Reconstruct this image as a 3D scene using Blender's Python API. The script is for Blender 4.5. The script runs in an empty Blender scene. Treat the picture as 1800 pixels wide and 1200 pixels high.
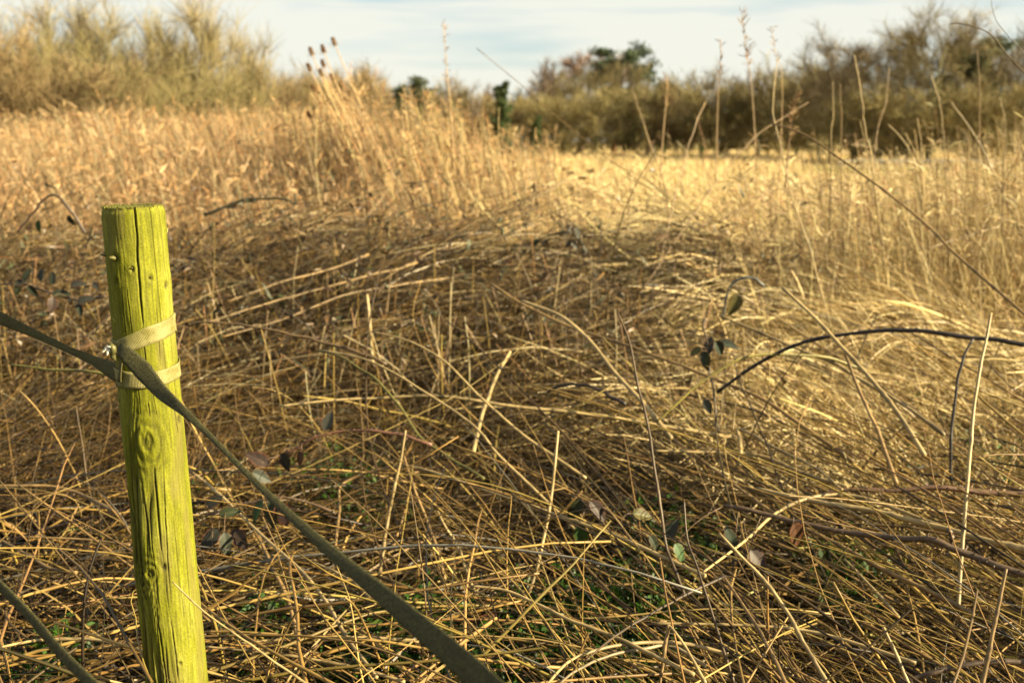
import bpy, math, random
import numpy as np
from mathutils import Vector, Matrix

rng = np.random.default_rng(11)
random.seed(11)
SC = bpy.context.scene
COL = SC.collection

# ------------------------------------------------------------------ camera
F_PX, CX, CY, HORIZON = 1700.0, 900.0, 600.0, 250.0      # photograph is 1800 x 1200
PITCH = math.atan((CY - HORIZON) / F_PX)
CAM_H = 1.2
cam_d = bpy.data.cameras.new('camera')
cam_d.sensor_width = 36.0
cam_d.lens = 36.0 * F_PX / 1800.0
cam_d.clip_start, cam_d.clip_end = 0.05, 4000.0
cam_d.dof.use_dof = True
cam_d.dof.focus_distance = 1.36
cam_d.dof.aperture_fstop = 5.2
cam_d.dof.aperture_blades = 9
cam = bpy.data.objects.new('camera', cam_d)
cam.location = (0, 0, CAM_H)
cam.rotation_euler = (math.pi / 2 - PITCH, 0, 0)
COL.objects.link(cam)
SC.camera = cam

# ------------------------------------------------------------------ sky and sun
SUN_AZ, SUN_EL = math.radians(105.0), math.radians(25.0)   # azimuth clockwise from +Y
SUN_DIR = Vector((math.sin(SUN_AZ) * math.cos(SUN_EL), math.cos(SUN_AZ) * math.cos(SUN_EL), math.sin(SUN_EL)))
W = bpy.data.worlds.new('World')
SC.world = W
W.use_nodes = True
nt = W.node_tree
nt.nodes.clear()
def N(tree, typ, **kw):
    n = tree.nodes.new(typ)
    for k, v in kw.items():
        if k.startswith('i_'):
            key = k[2:]
            n.inputs[int(key) if key.isdigit() else key.replace('_', ' ')].default_value = v
        else:
            setattr(n, k, v)
    return n
L = nt.links.new
sky = N(nt, 'ShaderNodeTexSky', sky_type='NISHITA', sun_disc=False, sun_elevation=SUN_EL, sun_rotation=SUN_AZ,
        air_density=1.0, dust_density=1.5, ozone_density=1.2)
bg_sky = N(nt, 'ShaderNodeBackground', i_Strength=0.05)
tint = N(nt, 'ShaderNodeMix', data_type='RGBA', blend_type='MULTIPLY')
tint.inputs[0].default_value = 1.0
tint.inputs[7].default_value = (0.62, 0.755, 0.80, 1)
L(sky.outputs[0], tint.inputs[6]); L(tint.outputs[2], bg_sky.inputs[0])
bg_cl = N(nt, 'ShaderNodeBackground', i_Color=(1.0, 0.995, 0.87, 1), i_Strength=0.222)
tc = N(nt, 'ShaderNodeTexCoord')
sep = N(nt, 'ShaderNodeSeparateXYZ')
L(tc.outputs['Generated'], sep.inputs[0])
mp = N(nt, 'ShaderNodeMapping')
mp.inputs['Scale'].default_value = (1.6, 1.6, 13.0)
mp.inputs['Rotation'].default_value = (0.05, -0.10, 0)
mp.inputs['Location'].default_value = (0.33, 0.1, 0.55)
L(tc.outputs['Generated'], mp.inputs[0])
nz = N(nt, 'ShaderNodeTexNoise', i_Scale=1.3, i_Detail=4.0, i_Roughness=0.5, i_Distortion=0.25)
L(mp.outputs[0], nz.inputs['Vector'])
rp = N(nt, 'ShaderNodeValToRGB')
rp.color_ramp.elements[0].position = 0.40; rp.color_ramp.elements[0].color = (0.18, 0.18, 0.18, 1)
rp.color_ramp.elements[1].position = 0.53; rp.color_ramp.elements[1].color = (0.93, 0.93, 0.93, 1)
L(nz.outputs[0], rp.inputs[0])
mixw = N(nt, 'ShaderNodeMixShader')
L(rp.outputs[0], mixw.inputs[0]); L(bg_sky.outputs[0], mixw.inputs[1]); L(bg_cl.outputs[0], mixw.inputs[2])
wo = N(nt, 'ShaderNodeOutputWorld')
L(mixw.outputs[0], wo.inputs[0])

sun_d = bpy.data.lights.new('sun', 'SUN')
sun_d.energy = 5.0
sun_d.angle = math.radians(0.53)
sun_d.color = (1.0, 0.85, 0.53)
sun = bpy.data.objects.new('sun', sun_d)
sun.rotation_euler = SUN_DIR.to_track_quat('Z', 'Y').to_euler()
sun.location = (20, -10, 30)
COL.objects.link(sun)

SC.view_settings.view_transform = 'Standard'
SC.view_settings.look = 'None'
SC.view_settings.exposure = 2.1
SC.view_settings.gamma = 1.0
SC.view_settings.use_curve_mapping = False
SC.cycles.use_denoising = True
SC.cycles.denoiser = 'OPENIMAGEDENOISE'
SC.cycles.denoising_input_passes = 'RGB_ALBEDO_NORMAL'
SC.cycles.denoising_prefilter = 'ACCURATE'
SC.cycles.max_bounces = 6
SC.cycles.diffuse_bounces = 3
SC.cycles.transparent_max_bounces = 4

# ------------------------------------------------------------------ helpers
def ray(px, py):
    a, b = (px - CX) / F_PX, (CY - py) / F_PX
    c, s = math.cos(PITCH), math.sin(PITCH)
    return np.array([a, c + b * s, -s + b * c])
C0 = np.array([0.0, 0.0, CAM_H])
def at(px, py, Y):
    d = ray(px, py)
    return C0 + d * (Y / d[1])
def onz(px, py, z):
    d = ray(px, py)
    return C0 + d * ((z - CAM_H) / d[2])
def depth_of(p):
    return p[1] * math.cos(PITCH) - (p[2] - CAM_H) * math.sin(PITCH)

def thing(name, label, cat, loc=(0, 0, 0), group=None):
    o = bpy.data.objects.new(name, None)
    o.empty_display_size = 0.05
    COL.objects.link(o)
    o.location = loc
    o['label'] = label; o['category'] = cat
    if group: o['group'] = group
    return o
def tag(o, label, cat, group=None):
    o['label'] = label; o['category'] = cat
    if group: o['group'] = group
    return o
def link(name, me, mat=None, parent=None, kind=None):
    o = bpy.data.objects.new(name, me)
    COL.objects.link(o)
    if mat and not me.materials: me.materials.append(mat)
    if parent:
        o.parent = parent
        o.matrix_parent_inverse = Matrix.Translation(parent.location).inverted()
    if kind: o['kind'] = kind
    return o

def mesh_np(name, V, Fc, col=None, smooth=True, attrs=None):
    """V (n,3); Fc (m,k) faces; col (n,3) vertex colours"""
    V = np.asarray(V, np.float32); Fc = np.asarray(Fc, np.int32)
    me = bpy.data.meshes.new(name)
    me.vertices.add(len(V)); me.vertices.foreach_set('co', V.ravel())
    m, k = Fc.shape
    me.loops.add(m * k); me.loops.foreach_set('vertex_index', Fc.ravel())
    me.polygons.add(m)
    me.polygons.foreach_set('loop_start', np.arange(0, m * k, k, dtype=np.int32))
    me.polygons.foreach_set('loop_total', np.full(m, k, np.int32))
    me.polygons.foreach_set('use_smooth', np.full(m, smooth, bool))
    if col is not None:
        a = me.attributes.new('col', 'FLOAT_COLOR', 'POINT')
        c4 = np.ones((len(V), 4), np.float32); c4[:, :3] = col
        a.data.foreach_set('color', c4.ravel())
    for nm, arr in (attrs or {}).items():
        a = me.attributes.new(nm, 'FLOAT', 'POINT')
        a.data.foreach_set('value', np.asarray(arr, np.float32))
    me.update(calc_edges=True)
    return me

def tubes(P, R, K=3, col=None, r=rng):
    """P (n,S,3) centre lines, R (n,S) radii -> V, F, C"""
    n, S, _ = P.shape
    T = np.gradient(P, axis=1)
    T /= np.linalg.norm(T, axis=2, keepdims=True) + 1e-9
    ref = r.normal(size=(n, 1, 3))
    ref = np.repeat(ref, S, 1)
    A = np.cross(T, ref); A /= np.linalg.norm(A, axis=2, keepdims=True) + 1e-9
    B = np.cross(T, A)
    ang = np.arange(K) * 2 * math.pi / K
    V = P[:, :, None, :] + R[:, :, None, None] * (np.cos(ang)[None, None, :, None] * A[:, :, None, :] + np.sin(ang)[None, None, :, None] * B[:, :, None, :])
    idx = np.arange(n * S * K).reshape(n, S, K)
    a = idx[:, :-1, :]; b = idx[:, 1:, :]
    Fq = np.stack([a, np.roll(a, -1, 2), np.roll(b, -1, 2), b], -1).reshape(-1, 4)
    Cc = None
    if col is not None:
        col = np.asarray(col)
        if col.ndim == 2: col = np.repeat(col[:, None, :], S, 1)
        Cc = np.repeat(col[:, :, None, :], K, 2).reshape(-1, 3)
    return V.reshape(-1, 3), Fq, Cc
def ribbons(P, Wd, col=None, r=rng, face=None):
    n, S, _ = P.shape
    T = np.gradient(P, axis=1)
    T /= np.linalg.norm(T, axis=2, keepdims=True) + 1e-9
    ref = r.normal(size=(n, 1, 3)) if face is None else face[:, None, :] + 0.45 * r.normal(size=(n, 1, 3))
    A = np.cross(T, np.repeat(ref, S, 1)); A /= np.linalg.norm(A, axis=2, keepdims=True) + 1e-9
    V = np.stack([P - A * Wd[:, :, None] * .5, P + A * Wd[:, :, None] * .5], 2)
    idx = np.arange(n * S * 2).reshape(n, S, 2)
    Fq = np.stack([idx[:, :-1, 0], idx[:, :-1, 1], idx[:, 1:, 1], idx[:, 1:, 0]], -1).reshape(-1, 4)
    Cc = None
    if col is not None:
        col = np.asarray(col)
        if col.ndim == 2: col = np.repeat(col[:, None, :], S, 1)
        Cc = np.repeat(col[:, :, None, :], 2, 2).reshape(-1, 3)
    return V.reshape(-1, 3), Fq, Cc
def join(parts):
    Vs, Fs, Cs, o = [], [], [], 0
    for V, Fq, C in parts:
        Vs.append(V); Fs.append(Fq + o); Cs.append(C); o += len(V)
    return np.concatenate(Vs), np.concatenate(Fs), np.concatenate(Cs)
def lines(base, length, head, elev, bend, hb, S, wob=0.0, r=rng):
    """stalk centre lines: elevation falls by bend along the stalk, heading turns by hb"""
    n = len(base)
    s = np.linspace(0, 1, S)[None, :]
    el = elev[:, None] - bend[:, None] * s ** 1.3
    hd = head[:, None] + hb[:, None] * s
    if wob:
        el = el + np.cumsum(r.normal(0, wob, (n, S)), 1); hd = hd + np.cumsum(r.normal(0, wob, (n, S)), 1)
    d = np.stack([np.cos(el) * np.cos(hd), np.cos(el) * np.sin(hd), np.sin(el)], -1) * (length[:, None, None] / (S - 1))
    P = np.concatenate([np.zeros((n, 1, 3)), np.cumsum(d[:, :-1], 1)], 1) + base[:, None, :]
    return P
def pick(cols, n, r=rng, var=0.12):
    c = np.array(cols)[r.integers(0, len(cols), n)]
    return np.clip(c * (1 + r.normal(0, var, (n, 1))) * (1 + r.normal(0, .03, (n, 3))), 0.004, 0.9)
def smooth_noise(n, r, k):
    x = np.linspace(0, k, n); g = r.normal(size=int(k) + 3)
    i = x.astype(int); f = x - i; f = f * f * (3 - 2 * f)
    return g[i] * (1 - f) + g[i + 1] * f
def vnoise(u, v, pu, seed):
    """value noise, periodic over pu cells in u"""
    g = np.random.default_rng(seed).random((pu, 512))
    iu = np.floor(u).astype(int); iv = np.floor(v).astype(int)
    fu = u - iu; fv = v - iv; fu = fu * fu * (3 - 2 * fu); fv = fv * fv * (3 - 2 * fv)
    a = g[iu % pu, iv % 512]; b = g[(iu + 1) % pu, iv % 512]; c = g[iu % pu, (iv + 1) % 512]; d = g[(iu + 1) % pu, (iv + 1) % 512]
    return (a * (1 - fu) + b * fu) * (1 - fv) + (c * (1 - fu) + d * fu) * fv

def catmull(pts, n):
    pts = np.asarray(pts, float)
    if len(pts) == 2:
        return pts[0] + (pts[1] - pts[0]) * np.linspace(0, 1, n)[:, None]
    p = np.vstack([2 * pts[0] - pts[1], pts, 2 * pts[-1] - pts[-2]])
    seg = np.linalg.norm(np.diff(pts, axis=0), axis=1); cum = np.concatenate([[0], np.cumsum(seg)])
    out = []
    for t in np.linspace(0, cum[-1], n):
        i = min(np.searchsorted(cum, t, 'right') - 1, len(pts) - 2); f = (t - cum[i]) / max(seg[i], 1e-9)
        a, b, c, d = p[i:i + 4]
        out.append(.5 * (2 * b + (c - a) * f + (2 * a - 5 * b + 4 * c - d) * f * f + (3 * b - a - 3 * c + d) * f ** 3))
    return np.array(out)
def capped(P, R, K=6, col=(.3, .2, .1), end_col=None):
    V, Fq, Cc = tubes(P[None], R[None], K, np.array([col]) if np.ndim(col) == 1 else np.asarray(col)[None])
    S = len(P)
    # closed ends: centre vertices and degenerate-free quads made as tri fans (as quads with centre twice avoided)
    V = np.vstack([V, P[0], P[-1]])
    e = np.array(end_col if end_col is not None else (col if np.ndim(col) == 1 else col[0]))
    Cc = np.vstack([Cc, e, e])
    return V, Fq, Cc, S, K
def mesh_capped(name, P, R, K=6, col=(.3, .2, .1), end_col=None):
    V, Fq, Cc, S, K = capped(P, R, K, col, end_col)
    n = len(V)
    fl = [tuple(f) for f in Fq]
    for j in range(K):
        fl.append((n - 2, (j + 1) % K, j))
        fl.append((n - 1, (S - 1) * K + j, (S - 1) * K + (j + 1) % K))
    me = bpy.data.meshes.new(name)
    me.from_pydata([tuple(v) for v in V], [], fl)
    a = me.attributes.new('col', 'FLOAT_COLOR', 'POINT')
    c4 = np.ones((n, 4), np.float32); c4[:, :3] = Cc
    a.data.foreach_set('color', c4.ravel())
    me.polygons.foreach_set('use_smooth', [True] * len(me.polygons))
    me.update()
    return me

# ------------------------------------------------------------------ materials
def base_mat(name):
    m = bpy.data.materials.new(name)
    m.use_nodes = True
    t = m.node_tree
    b = t.nodes['Principled BSDF']
    return m, t, b
def attr_mat(name, rough=0.6, spec=0.3, transl=0.0, noise=0.25, nscale=60.0, dark=None, bump=0.0):
    m, t, b = base_mat(name)
    l = t.links.new
    at_ = N(t, 'ShaderNodeAttribute', attribute_name='col')
    tcn = N(t, 'ShaderNodeTexCoord')
    no = N(t, 'ShaderNodeTexNoise', i_Scale=nscale, i_Detail=3.0)
    l(tcn.outputs['Object'], no.inputs['Vector'])
    mr = N(t, 'ShaderNodeMapRange', i_1=0.3, i_2=0.7, i_3=1.0 - noise, i_4=1.0 + noise)
    l(no.outputs[0], mr.inputs[0])
    mx = N(t, 'ShaderNodeVectorMath', operation='SCALE')
    l(at_.outputs['Color'], mx.inputs[0]); l(mr.outputs[0], mx.inputs['Scale'])
    l(mx.outputs[0], b.inputs['Base Color'])
    b.inputs['Roughness'].default_value = rough
    b.inputs['Specular IOR Level'].default_value = spec
    if bump:
        bp = N(t, 'ShaderNodeBump', i_Strength=bump, i_Distance=0.002)
        l(no.outputs[0], bp.inputs['Height']); l(bp.outputs[0], b.inputs['Normal'])
    if transl:
        tr = N(t, 'ShaderNodeBsdfTranslucent')
        l(mx.outputs[0], tr.inputs['Color'])
        ms = N(t, 'ShaderNodeMixShader', i_0=transl)
        l(b.outputs[0], ms.inputs[1]); l(tr.outputs[0], ms.inputs[2])
        l(ms.outputs[0], t.nodes['Material Output'].inputs['Surface'])
    return m
M_STRAW = attr_mat('dry_straw', 0.48, 0.35, 0.08, 0.22, 55)
M_GRASS = attr_mat('dead_grass', 0.6, 0.25, 0.25, 0.15, 9)
M_TWIG = attr_mat('twig_bark', 0.75, 0.2, 0.0, 0.2, 12)
M_CANE = attr_mat('bramble_bark', 0.5, 0.35, 0.0, 0.35, 130, bump=0.4)
M_LEAF = attr_mat('bramble_leaf', 0.55, 0.28, 0.12, 0.3, 70, bump=0.25)
M_GREEN = attr_mat('green_herb', 0.5, 0.3, 0.3, 0.25, 40)
M_NEEDLE = attr_mat('evergreen_foliage', 0.6, 0.25, 0.15, 0.3, 1.5)
M_FUZZ = attr_mat('seed_fluff', 0.85, 0.1, 0.2, 0.2, 20)

def ground_mat():
    m, t, b = base_mat('field_soil_and_thatch'); l = t.links.new
    tcn = N(t, 'ShaderNodeTexCoord')
    n1 = N(t, 'ShaderNodeTexNoise', i_Scale=5.0, i_Detail=8.0, i_Roughness=0.7)
    n2 = N(t, 'ShaderNodeTexNoise', i_Scale=0.4, i_Detail=4.0)
    l(tcn.outputs['Object'], n1.inputs['Vector']); l(tcn.outputs['Object'], n2.inputs['Vector'])
    r1 = N(t, 'ShaderNodeValToRGB')
    e = r1.color_ramp.elements
    e[0].position = .3; e[0].color = (.018, .012, .006, 1)
    e[1].position = .7; e[1].color = (.06, .042, .018, 1)
    l(n1.outputs[0], r1.inputs[0])
    r2 = N(t, 'ShaderNodeValToRGB')
    e = r2.color_ramp.elements
    e[0].position = .3; e[0].color = (.36, .25, .10, 1)
    e[1].position = .7; e[1].color = (.50, .37, .16, 1)
    l(n2.outputs[0], r2.inputs[0])
    sp = N(t, 'ShaderNodeSeparateXYZ'); l(tcn.outputs['Object'], sp.inputs[0])
    mr = N(t, 'ShaderNodeMapRange', i_1=5.5, i_2=14.0, i_3=0.0, i_4=1.0)     # old mown thatch starts beyond the bramble mound
    l(sp.outputs[1], mr.inputs[0])
    mx = N(t, 'ShaderNodeMix', data_type='RGBA')
    l(mr.outputs[0], mx.inputs[0]); l(r1.outputs[0], mx.inputs[6]); l(r2.outputs[0], mx.inputs[7])
    l(mx.outputs[2], b.inputs['Base Color'])
    b.inputs['Roughness'].default_value = .95; b.inputs['Specular IOR Level'].default_value = .1
    bp = N(t, 'ShaderNodeBump', i_Strength=.8, i_Distance=.05)
    l(n1.outputs[0], bp.inputs['Height']); l(bp.outputs[0], b.inputs['Normal'])
    return m

def post_mat():
    m, t, b = base_mat('algae_covered_softwood'); l = t.links.new
    tcn = N(t, 'ShaderNodeTexCoord')
    mp_ = N(t, 'ShaderNodeMapping'); mp_.inputs['Scale'].default_value = (1, 1, .06)
    l(tcn.outputs['Object'], mp_.inputs[0])
    grain = N(t, 'ShaderNodeTexNoise', i_Scale=330.0, i_Detail=4.0, i_Roughness=.6); l(mp_.outputs[0], grain.inputs['Vector'])
    blot = N(t, 'ShaderNodeTexNoise', i_Scale=22.0, i_Detail=6.0, i_Roughness=.65)
    mp2 = N(t, 'ShaderNodeMapping'); mp2.inputs['Scale'].default_value = (1, 1, .35)
    l(tcn.outputs['Object'], mp2.inputs[0]); l(mp2.outputs[0], blot.inputs['Vector'])
    speck = N(t, 'ShaderNodeTexNoise', i_Scale=420.0, i_Detail=3.0); l(tcn.outputs['Object'], speck.inputs['Vector'])
    alg = N(t, 'ShaderNodeValToRGB'); e = alg.color_ramp.elements
    e[0].position = .30; e[0].color = (.088, .090, .003, 1)
    e[1].position = .66; e[1].color = (.186, .180, .024, 1)
    k = e.new(.48); k.color = (.138, .139, .005, 1)
    l(blot.outputs[0], alg.inputs[0])
    gr = N(t, 'ShaderNodeMapRange', i_1=.32, i_2=.62, i_3=.62, i_4=1.12); l(grain.outputs[0], gr.inputs[0])
    sk = N(t, 'ShaderNodeMapRange', i_1=.35, i_2=.65, i_3=.8, i_4=1.15); l(speck.outputs[0], sk.inputs[0])
    mu = N(t, 'ShaderNodeMath', operation='MULTIPLY'); l(gr.outputs[0], mu.inputs[0]); l(sk.outputs[0], mu.inputs[1])
    sc1 = N(t, 'ShaderNodeVectorMath', operation='SCALE'); l(alg.outputs[0], sc1.inputs[0]); l(mu.outputs[0], sc1.inputs['Scale'])
    # worn wood showing through the algae (attribute 'wear'), dirt lodged in checks (attribute 'crack')
    wear = N(t, 'ShaderNodeAttribute', attribute_name='wear')
    wm = N(t, 'ShaderNodeMix', data_type='RGBA'); l(wear.outputs['Fac'], wm.inputs[0]); l(sc1.outputs[0], wm.inputs[6]); wm.inputs[7].default_value = (.115, .092, .028, 1)
    ck = N(t, 'ShaderNodeAttribute', attribute_name='crack')
    cm = N(t, 'ShaderNodeMix', data_type='RGBA'); l(ck.outputs['Fac'], cm.inputs[0]); l(wm.outputs[2], cm.inputs[6]); cm.inputs[7].default_value = (.018, .013, .003, 1)
    l(cm.outputs[2], b.inputs['Base Color'])
    b.inputs['Roughness'].default_value = .8; b.inputs['Specular IOR Level'].default_value = .2
    ad = N(t, 'ShaderNodeMath', operation='ADD'); l(grain.outputs[0], ad.inputs[0]); l(speck.outputs[0], ad.inputs[1])
    bp = N(t, 'ShaderNodeBump', i_Strength=.4, i_Distance=.001); l(ad.outputs[0], bp.inputs['Height']); l(bp.outputs[0], b.inputs['Normal'])
    return m

def strap_mat():
    m, t, b = base_mat('woven_webbing'); l = t.links.new
    uv = N(t, 'ShaderNodeUVMap', uv_map='UVMap')
    wv = N(t, 'ShaderNodeTexWave', wave_type='BANDS', bands_direction='X', i_Scale=1.0, i_Distortion=.3)
    mp_ = N(t, 'ShaderNodeMapping'); mp_.inputs['Scale'].default_value = (170, 60, 1)
    l(uv.outputs[0], mp_.inputs[0]); l(mp_.outputs[0], wv.inputs['Vector'])
    w2 = N(t, 'ShaderNodeTexChecker', i_Scale=1.0)
    mp2 = N(t, 'ShaderNodeMapping'); mp2.inputs['Scale'].default_value = (420, 420, 1)
    l(uv.outputs[0], mp2.inputs[0]); l(mp2.outputs[0], w2.inputs['Vector'])
    no = N(t, 'ShaderNodeTexNoise', i_Scale=60.0, i_Detail=6.0, i_Roughness=.7)
    tcn = N(t, 'ShaderNodeTexCoord'); l(tcn.outputs['Object'], no.inputs['Vector'])
    rp_ = N(t, 'ShaderNodeValToRGB'); e = rp_.color_ramp.elements
    e[0].position = .36; e[0].color = (.12, .107, .022, 1)
    e[1].position = .60; e[1].color = (.23, .2, .08, 1)
    l(no.outputs[0], rp_.inputs[0])
    mr = N(t, 'ShaderNodeMapRange', i_3=.78, i_4=1.12); l(wv.outputs['Fac'], mr.inputs[0])
    sc_ = N(t, 'ShaderNodeVectorMath', operation='SCALE'); l(rp_.outputs[0], sc_.inputs[0]); l(mr.outputs[0], sc_.inputs['Scale'])
    # outer runs: shade and some algae painted into a darker colour (attribute 'algae')
    al = N(t, 'ShaderNodeAttribute', attribute_name='algae')
    am = N(t, 'ShaderNodeMix', data_type='RGBA'); l(al.outputs['Fac'], am.inputs[0]); l(sc_.outputs[0], am.inputs[6])
    n3 = N(t, 'ShaderNodeTexNoise', i_Scale=420.0, i_Detail=2.0); l(tcn.outputs['Object'], n3.inputs['Vector'])
    r3 = N(t, 'ShaderNodeValToRGB'); e = r3.color_ramp.elements
    e[0].position = .35; e[0].color = (.019, .0175, .005, 1)  # dark olive: algal tone with the shade of the runs painted in
    e[1].position = .68; e[1].color = (.066, .060, .020, 1)
    l(n3.outputs[0], r3.inputs[0]); l(r3.outputs[0], am.inputs[7])
    l(am.outputs[2], b.inputs['Base Color'])
    b.inputs['Roughness'].default_value = .75; b.inputs['Specular IOR Level'].default_value = .25
    mh = N(t, 'ShaderNodeMath', operation='ADD'); l(wv.outputs['Fac'], mh.inputs[0]); l(w2.outputs['Fac'], mh.inputs[1])
    bp = N(t, 'ShaderNodeBump', i_Strength=.5, i_Distance=.0006); l(mh.outputs[0], bp.inputs['Height']); l(bp.outputs[0], b.inputs['Normal'])
    return m
def plain_mat(name, col, rough=.6, noise=.15, sc=30):
    m, t, b = base_mat(name); l = t.links.new
    tcn = N(t, 'ShaderNodeTexCoord'); no = N(t, 'ShaderNodeTexNoise', i_Scale=sc, i_Detail=4.0); l(tcn.outputs['Object'], no.inputs['Vector'])
    mr = N(t, 'ShaderNodeMapRange', i_1=.3, i_2=.7, i_3=1 - noise, i_4=1 + noise); l(no.outputs[0], mr.inputs[0])
    s = N(t, 'ShaderNodeVectorMath', operation='SCALE'); s.inputs[0].default_value = col; l(mr.outputs[0], s.inputs['Scale'])
    l(s.outputs[0], b.inputs['Base Color']); b.inputs['Roughness'].default_value = rough
    return m
M_GROUND, M_POST, M_STRAP = ground_mat(), post_mat(), strap_mat()
M_PALE = plain_mat('weathered_pale_rail', (.24, .225, .185)); M_ORANGE = plain_mat('orange_plastic', (.40, .09, .02))
M_LITTER = plain_mat('pale_litter_film', (.33, .34, .36), .5); M_THREAD = plain_mat('white_thread', (.6, .56, .45), .95)

# ------------------------------------------------------------------ ground sheet
gx = np.concatenate([-np.geomspace(600, 1, 34), np.linspace(-.9, .9, 10), np.geomspace(1, 600, 34)])
gy = np.concatenate([-np.geomspace(60, 1, 12), np.linspace(-.8, 6, 20), np.geomspace(6.5, 1500, 44)])
GX, GY = np.meshgrid(gx, gy)
GZ = .03 * np.sin(GX * 1.3) * np.cos(GY * .9) * np.clip(1 - np.hypot(GX, GY) / 30, 0, 1) - .03
V = np.stack([GX, GY, GZ], -1).reshape(-1, 3)
ii = np.arange(len(V)).reshape(GX.shape)
Fq = np.stack([ii[:-1, :-1], ii[:-1, 1:], ii[1:, 1:], ii[1:, :-1]], -1).reshape(-1, 4)
link('ground', mesh_np('ground', V, Fq), M_GROUND, kind='structure')

# ------------------------------------------------------------------ trees
def make_branches(r, H, tr, limbs, first, spread, up, wig=.12, sub=5, stems=1, sub2=3):
    """returns tube groups (P, R) and the list of thin branch polylines for twigs"""
    groups = []; thin = []
    for st in range(stems):
        S = 9
        ang = r.uniform(0, 2 * math.pi); lean = 0.0 if stems == 1 else r.uniform(.08, .45)
        b = np.array([math.cos(ang), math.sin(ang), 0]) * (0 if stems == 1 else r.uniform(.05, .35))
        h = H * (1 if stems == 1 else r.uniform(.65, 1.0)); trs = tr * (1 if stems == 1 else r.uniform(.5, 1))
        P = np.zeros((S, 3)); d = np.array([math.cos(ang) * lean, math.sin(ang) * lean, 1.0]); d /= np.linalg.norm(d)
        p = b.copy()
        for i in range(S):
            P[i] = p; d = d + r.normal(0, wig * .5, 3) * np.array([1, 1, .3]) + np.array([0, 0, .08]); d /= np.linalg.norm(d); p = p + d * h / (S - 1) * (.95)
        R = trs * np.linspace(1, .12, S) ** .9; R[0] *= 1.35
        groups.append((P, R)); thin.append((P[3:], 1))
        for k in range(limbs):
            t = first + (1 - first) * (k + r.random()) / limbs * .95
            i = t * (S - 1); i0 = min(int(i), S - 2); o = P[i0] + (P[i0 + 1] - P[i0]) * (i - i0)
            a2 = k * 2.4 + r.uniform(-.5, .5)
            ln = H * spread * (.45 + .75 * math.sin(math.pi * min(1, .12 + .88 * t)) ** .7) * r.uniform(.75, 1.15)
            el = up + r.normal(0, .15)
            d2 = np.array([math.cos(a2) * math.cos(el), math.sin(a2) * math.cos(el), math.sin(el)])
            Sb = 6; Q = np.zeros((Sb, 3)); q = o.copy()
            for j in range(Sb):
                Q[j] = q; d2 = d2 + r.normal(0, wig, 3) + np.array([0, 0, .06]); d2 /= np.linalg.norm(d2); q = q + d2 * ln / (Sb - 1)
            Rb = np.linspace(1, .2, Sb) * trs * (.42 - .2 * t)
            groups.append((Q, Rb)); thin.append((Q[1:], .6))
            for m_ in range(sub):
                tt = r.uniform(.25, 1) * (Sb - 1); j0 = min(int(tt), Sb - 2); o2 = Q[j0] + (Q[j0 + 1] - Q[j0]) * (tt - j0)
                d3 = (Q[j0 + 1] - Q[j0]); d3 = d3 / (np.linalg.norm(d3) + 1e-9) + r.normal(0, .5, 3) + np.array([0, 0, .25]); d3 /= np.linalg.norm(d3)
                l3 = ln * r.uniform(.25, .55); Q2 = np.zeros((4, 3)); q2 = o2.copy()
                for j in range(4):
                    Q2[j] = q2; d3 = d3 + r.normal(0, wig * 1.3, 3) + np.array([0, 0, .05]); d3 /= np.linalg.norm(d3); q2 = q2 + d3 * l3 / 3
                groups.append((Q2, np.linspace(1, .3, 4) * trs * .11)); thin.append((Q2, .35))
                for m2 in range(sub2):
                    j1 = r.integers(0, 3); o3 = Q2[j1] + (Q2[j1 + 1] - Q2[j1]) * r.random()
                    d4 = Q2[j1 + 1] - Q2[j1]; d4 = d4 / (np.linalg.norm(d4) + 1e-9) + r.normal(0, .55, 3); d4 /= np.linalg.norm(d4)
                    l4 = l3 * r.uniform(.35, .7); Q3 = np.stack([o3, o3 + d4 * l4 * .5, o3 + (d4 + r.normal(0, .15, 3)) * l4])
                    thin.append((Q3, .2))
    return groups, thin
def tube_set(groups, K, colfn):
    byS = {}
    for P, R in groups: byS.setdefault(len(P), []).append((P, R))
    parts = []
    for S, g in byS.items():
        P = np.stack([x[0] for x in g]); R = np.stack([x[1] for x in g])
        parts.append(tubes(P, R, K, colfn(len(g))))
    return join(parts)
def twig_cloud(r, thin, n, ln, w, cols, up=.35, outw=.55, S=3):
    w_ = np.array([np.linalg.norm(t[0][-1] - t[0][0]) for t in thin]); w_ = w_ / w_.sum()
    pi = r.choice(len(thin), n, p=w_)
    base = np.zeros((n, 3)); dr = np.zeros((n, 3))
    for i, k in enumerate(pi):
        Q = thin[k][0]; j = r.integers(0, len(Q) - 1); f = r.random()
        base[i] = Q[j] * (1 - f) + Q[j + 1] * f; dr[i] = Q[j + 1] - Q[j]
    dr /= np.linalg.norm(dr, axis=1, keepdims=True) + 1e-9
    d = dr + r.normal(0, outw, (n, 3)) + np.array([0, 0, up]); d /= np.linalg.norm(d, axis=1, keepdims=True)
    l_ = ln * r.uniform(.4, 1.2, n)
    s = np.linspace(0, 1, S)
    d2 = d + r.normal(0, .25, (n, 3))
    P = base[:, None, :] + d[:, None, :] * (l_[:, None] * s[None])[:, :, None] + (d2 - d)[:, None, :] * (l_[:, None] * s[None] ** 2)[:, :, None] * .6
    Wd = w * np.linspace(1, .45, S)[None] * r.uniform(.6, 1.3, (n, 1))
    return ribbons(P, Wd, pick(cols, n, r), r)
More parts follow.
